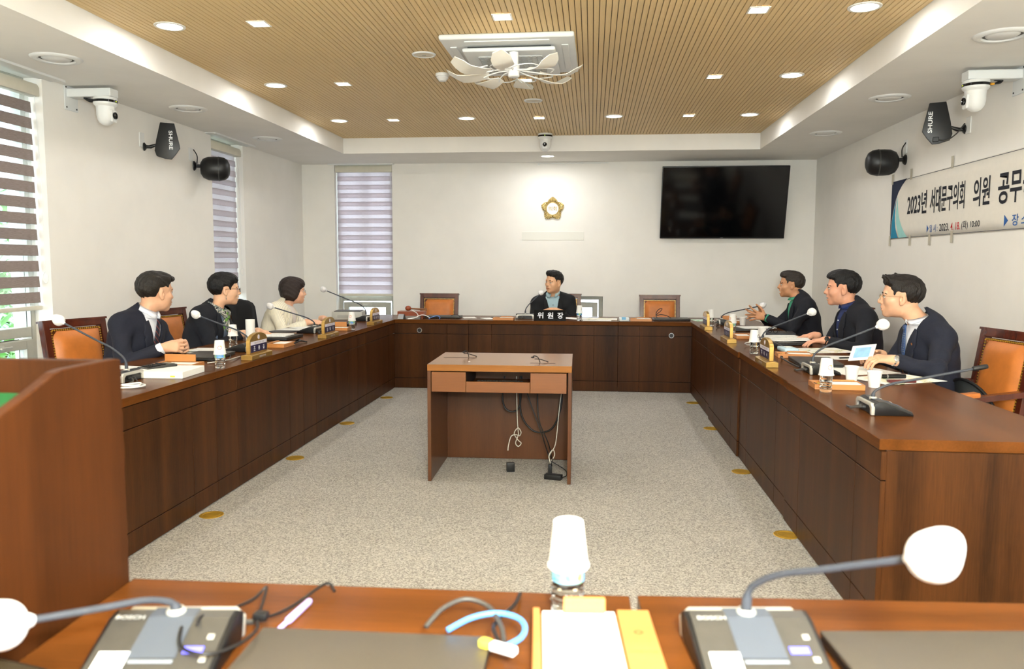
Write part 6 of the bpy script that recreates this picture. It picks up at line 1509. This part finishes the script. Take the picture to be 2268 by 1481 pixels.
t = thing('gavel', 'wooden gavel resting on its block at the back desk', 'gavel', (-1.99, 8.53, ZT+.079), math.radians(-3)); obj('head', ell(BM(), (0, 0, .030), (.034, .038, .029), 20, 14), M_RED_W, t, 1); b = BM(); tube(b, [(.02, 0, .028), (.06, 0, .026), (.17, 0, .020), (.205, 0, .020), (.21, 0, .02)], [.008, .0085, .011, .0125, .009], 12); obj('handle', b, M_DRAWER, t, 1)
cable('white cord curling in front of the gavel block', [(-1.93, 8.46, .83), (-1.87, 8.43, .80), (-1.86, 8.40, .765), (-1.93, 8.38, .75), (-1.96, 8.37, .746), (-1.90, 8.39, .75), (-1.82, 8.42, .785), (-1.76, 8.44, .77), (-1.73, 8.44, .747)], .004, M_WHITE)
cable('blue cord on the back desk before the laptop', [(-1.74, 8.42, .746), (-1.70, 8.42, .765), (-1.65, 8.43, .775), (-1.62, 8.43, .76), (-1.625, 8.42, .746)], .004, mat('blue_cord', (90, 130, 200), .5))
cable('thin black cord looping over the back desk laptop', [(-1.52, 8.55, .768), (-1.50, 8.53, .78), (-1.45, 8.53, .781), (-1.42, 8.53, .765), (-1.41, 8.52, .748)], .0025, M_BLACK)
o = obj('phone', bevel(box(BM(), -.04, .04, -.075, .075, 0, .009), .003, 2), M_BLACKG, None, .6, loc=(-1.02, 8.72, ZT), rot=(0, 0, math.radians(70))); tag(o, 'black phone lying left of the chairman microphone', 'phone')
t = thing('tissue_pack', 'small white and blue tissue pack on the back desk', 'tissue', (.342, 8.42, ZT), math.radians(5)); obj('pack', bevel(box(BM(), -.052, .052, -.04, .04, 0, .042), .012, 3), mat('tissue_wrap', (226, 232, 230), .4, var=.05, scale=20), t, .8); obj('blue_print', bevel(box(BM(), -.03, .015, -.0415, .03, .016, .0426), .002, 1), mat('tissue_blue', (120, 180, 216), .4), t)
t = thing('wet_wipe_pack', 'flat pale blue wipe pack behind the nearest right memo trays', 'tissue', (1.37, 5.70, ZT), math.radians(-86)); obj('pack', bevel(box(BM(), -.09, .09, -.05, .05, 0, .03), .012, 3), mat('wipe_wrap', (196, 222, 232), .35, var=.08, scale=14), t, .8); obj('flap', bevel(box(BM(), -.03, .03, -.02, .02, .0302, .033), .001, 1), M_PAPER, t)
cable('black cord bundle standing up before the right back armchair', [(.70, 8.60, .766), (.69, 8.64, .79), (.70, 8.66, .83), (.73, 8.66, .86), (.755, 8.66, .86), (.74, 8.66, .835), (.705, 8.66, .805), (.70, 8.63, .79), (.74, 8.62, .80), (.80, 8.60, .79), (.84, 8.56, .768)], .004, M_BLACK)
t = thing('spectacles', 'dark-framed spectacles folded on papers beside the man in green shirt', 'spectacles', (1.545, 6.98, ZT+.0175), math.radians(-60)); b = BM()
for q in (-1, 1): tube(b, [(q*.034+.026*math.cos(a), 0, .022+.02*math.sin(a)) for a in np.linspace(0, 2*PI, 21)[:-1]], .0026, 6, closed=True); tube(b, smoothpath([(q*.06, 0, .03), (q*.062, .06, .028), (q*.045, .12, .006)], 4), .0022, 6)
tube(b, [(-.008, 0, .026), (.008, 0, .026)], .0026, 6); obj('frame', b, M_BLACK, t, 1)
cable('white and dark plug cable at the middle right name plate', [(1.20, 6.05, .746), (1.15, 6.02, .75), (1.13, 5.98, .765), (1.16, 5.95, .775), (1.20, 5.97, .76), (1.23, 6.0, .747)], .004, M_WHITE)
cable('dark plug cable by the farthest right bottle', [(1.22, 7.70, .746), (1.18, 7.64, .75), (1.17, 7.58, .77), (1.2, 7.55, .785), (1.23, 7.58, .765), (1.25, 7.60, .747)], .004, M_DGREY)
cable('black cable along the laptop of the man with glasses', [(1.24, 5.30, .746), (1.22, 5.22, .76), (1.19, 5.12, .765), (1.20, 5.0, .755), (1.21, 4.9, .75), (1.22, 4.78, .747)], .005, M_BLACK)
cable('black cord curls beside the nearest left laptop', [(-2.33, 4.62, .747), (-2.29, 4.60, .755), (-2.26, 4.66, .765), (-2.3, 4.72, .775), (-2.26, 4.78, .77), (-2.23, 4.70, .755), (-2.22, 4.62, .747)], .003, M_BLACK)
cable('pale grey cord beside the nearest left laptop', [(-2.30, 4.56, .746), (-2.25, 4.60, .75), (-2.22, 4.68, .752), (-2.23, 4.8, .75), (-2.25, 4.9, .746)], .004, M_SILVER)
cable('dark cable bundle behind the middle left name plate', [(-2.24, 6.42, .748), (-2.28, 6.48, .765), (-2.25, 6.56, .77), (-2.2, 6.58, .755), (-2.19, 6.52, .748), (-2.24, 6.50, .76), (-2.29, 6.58, .75)], .007, M_BLACK)
cable('black cable curls beside the left memo tray', [(-2.20, 5.66, .748), (-2.16, 5.70, .765), (-2.18, 5.78, .772), (-2.22, 5.80, .76), (-2.19, 5.86, .752), (-2.15, 5.84, .747)], .005, M_BLACK)
cable('black cable clump at the farthest left name plate', [(-2.20, 7.86, .748), (-2.24, 7.92, .77), (-2.2, 7.98, .79), (-2.16, 7.94, .77), (-2.2, 7.88, .76), (-2.25, 7.96, .75)], .006, M_BLACK)
t = thing('marker_pen', 'thick black marker pen lying on the printed map sheet', 'pen', (1.60, 4.40, ZT+.0035), math.radians(8)); b = BM(); tube(b, [(-.075, 0, .011), (-.06, 0, .011), (-.02, 0, .011), (-.019, 0, .011), (.075, 0, .011)], [.006, .010, .0105, .0112, .0112], 12); obj('barrel', b, M_BLACKG, t, .8); b = BM(); tube(b, [(-.028, 0, .011), (-.021, 0, .011)], .0118, 12); obj('ring', b, M_STEEL, t, .8)
o = obj('spectacle_case', bevel(box(BM(), -.07, .07, -.018, .018, 0, .014), .006, 3), mat('case_maroon', (92, 34, 34), .35, var=.08), None, .6, loc=(1.60, 4.26, ZT+.0032), rot=(0, 0, math.radians(4))); tag(o, 'small maroon case before the black marker pen', 'case')
p = BM(); tube(p, [(0, -.07, 0), (0, -.06, 0), (0, .06, 0), (0, .066, 0)], [.0012, .0045, .0045, .003], 8); o = obj('pen', p, M_BLACK, None, 1, loc=(1.66, 5.32, ZT+.006), rot=(0, 0, math.radians(-70))); tag(o, 'black pen lying on the sheet left of the man with glasses', 'pen')
# foreground details
p = BM(); tube(p, [(0, -.065, 0), (0, -.055, 0), (0, -.02, 0), (0, -.018, 0), (0, .06, 0), (0, .065, 0)], [.002, .004, .004, .0065, .0065, .005], 10); o = obj('highlighter_pen', p, mat('lilac_plastic', (186, 170, 232), .3), None, .9, loc=(-.508, 1.285, ZT+.0068), rot=(0, 0, math.radians(-6))); tag(o, 'lilac highlighter pen behind the left foreground laptop', 'pen')
cable('thin black cable with small clip across the left foreground desk', [(-.60, 1.13, .80), (-.612, 1.17, .795), (-.60, 1.24, .775), (-.585, 1.30, .768), (-.572, 1.325, .780), (-.562, 1.29, .772), (-.553, 1.255, .762), (-.54, 1.275, .752), (-.52, 1.33, .749), (-.50, 1.38, .756), (-.485, 1.405, .758), (-.47, 1.395, .747)], .0026, M_BLACK)
o = obj('cable_clip', xf(bbox_(-.012, .012, -.009, .009, 0, .014, .004), Matrix.Translation((-.551, 1.252, .7535))), M_BLACK, None, .6); tag(o, 'small black clip on the thin foreground cable', 'clip')
cable('black cable drooping beside the left foreground laptop', [(-.62, 1.12, .80), (-.60, 1.08, .79), (-.56, 1.07, .785), (-.535, 1.10, .78), (-.525, 1.15, .775), (-.535, 1.20, .765), (-.553, 1.24, .758)], .0028, M_BLACK)
cable('blue network cable looping over the foreground laptop corner', [(-.225, 1.218, .768), (-.19, 1.245, .778), (-.15, 1.258, .782), (-.115, 1.25, .78), (-.100, 1.225, .776), (-.105, 1.195, .772), (-.13, 1.165, .770)], .0045, mat('cable_blue', (84, 160, 236), .4), 'network_cable')
cable('dark cable arching behind the foreground laptop', [(-.262, 1.225, .768), (-.24, 1.26, .785), (-.205, 1.285, .792), (-.165, 1.275, .785), (-.14, 1.23, .775), (-.13, 1.19, .769)], .0042, M_DGREY)
cable('thin dark cable rising from the front desk edge', [(-.138, 1.19, .769), (-.150, 1.22, .775), (-.145, 1.29, .762), (-.128, 1.36, .755), (-.125, 1.42, .748)], .0032, M_BLACK)
t = thing('cable_plug', 'clear and yellow cable plug at the foreground laptop corner', 'plug', (-.135, 1.165, ZT+.0245), math.radians(-25)); obj('plug_body', bevel(box(BM(), -.014, .03, -.008, .008, 0, .012), .002, 1), mat('clear_plug', (232, 236, 236), .15), t); obj('yellow_boot', bevel(box(BM(), -.034, -.0145, -.008, .008, 0, .013), .004, 2), mat('plug_yellow', (226, 206, 70), .4), t, .6)
t = thing('desk_phone_dock', 'dark flat handset with metal edge at the lower left corner', 'handset', (-.84, 1.035, ZT), math.radians(-14)); obj('body', bevel(box(BM(), -.07, .09, -.035, .035, 0, .016), .005, 2), M_BLACK, t, .6); obj('screen', bevel(box(BM(), -.055, .065, -.025, .028, .0162, .018), .001, 1), mat('dark_bronze', (96, 86, 66), .25, metal=.6), t)
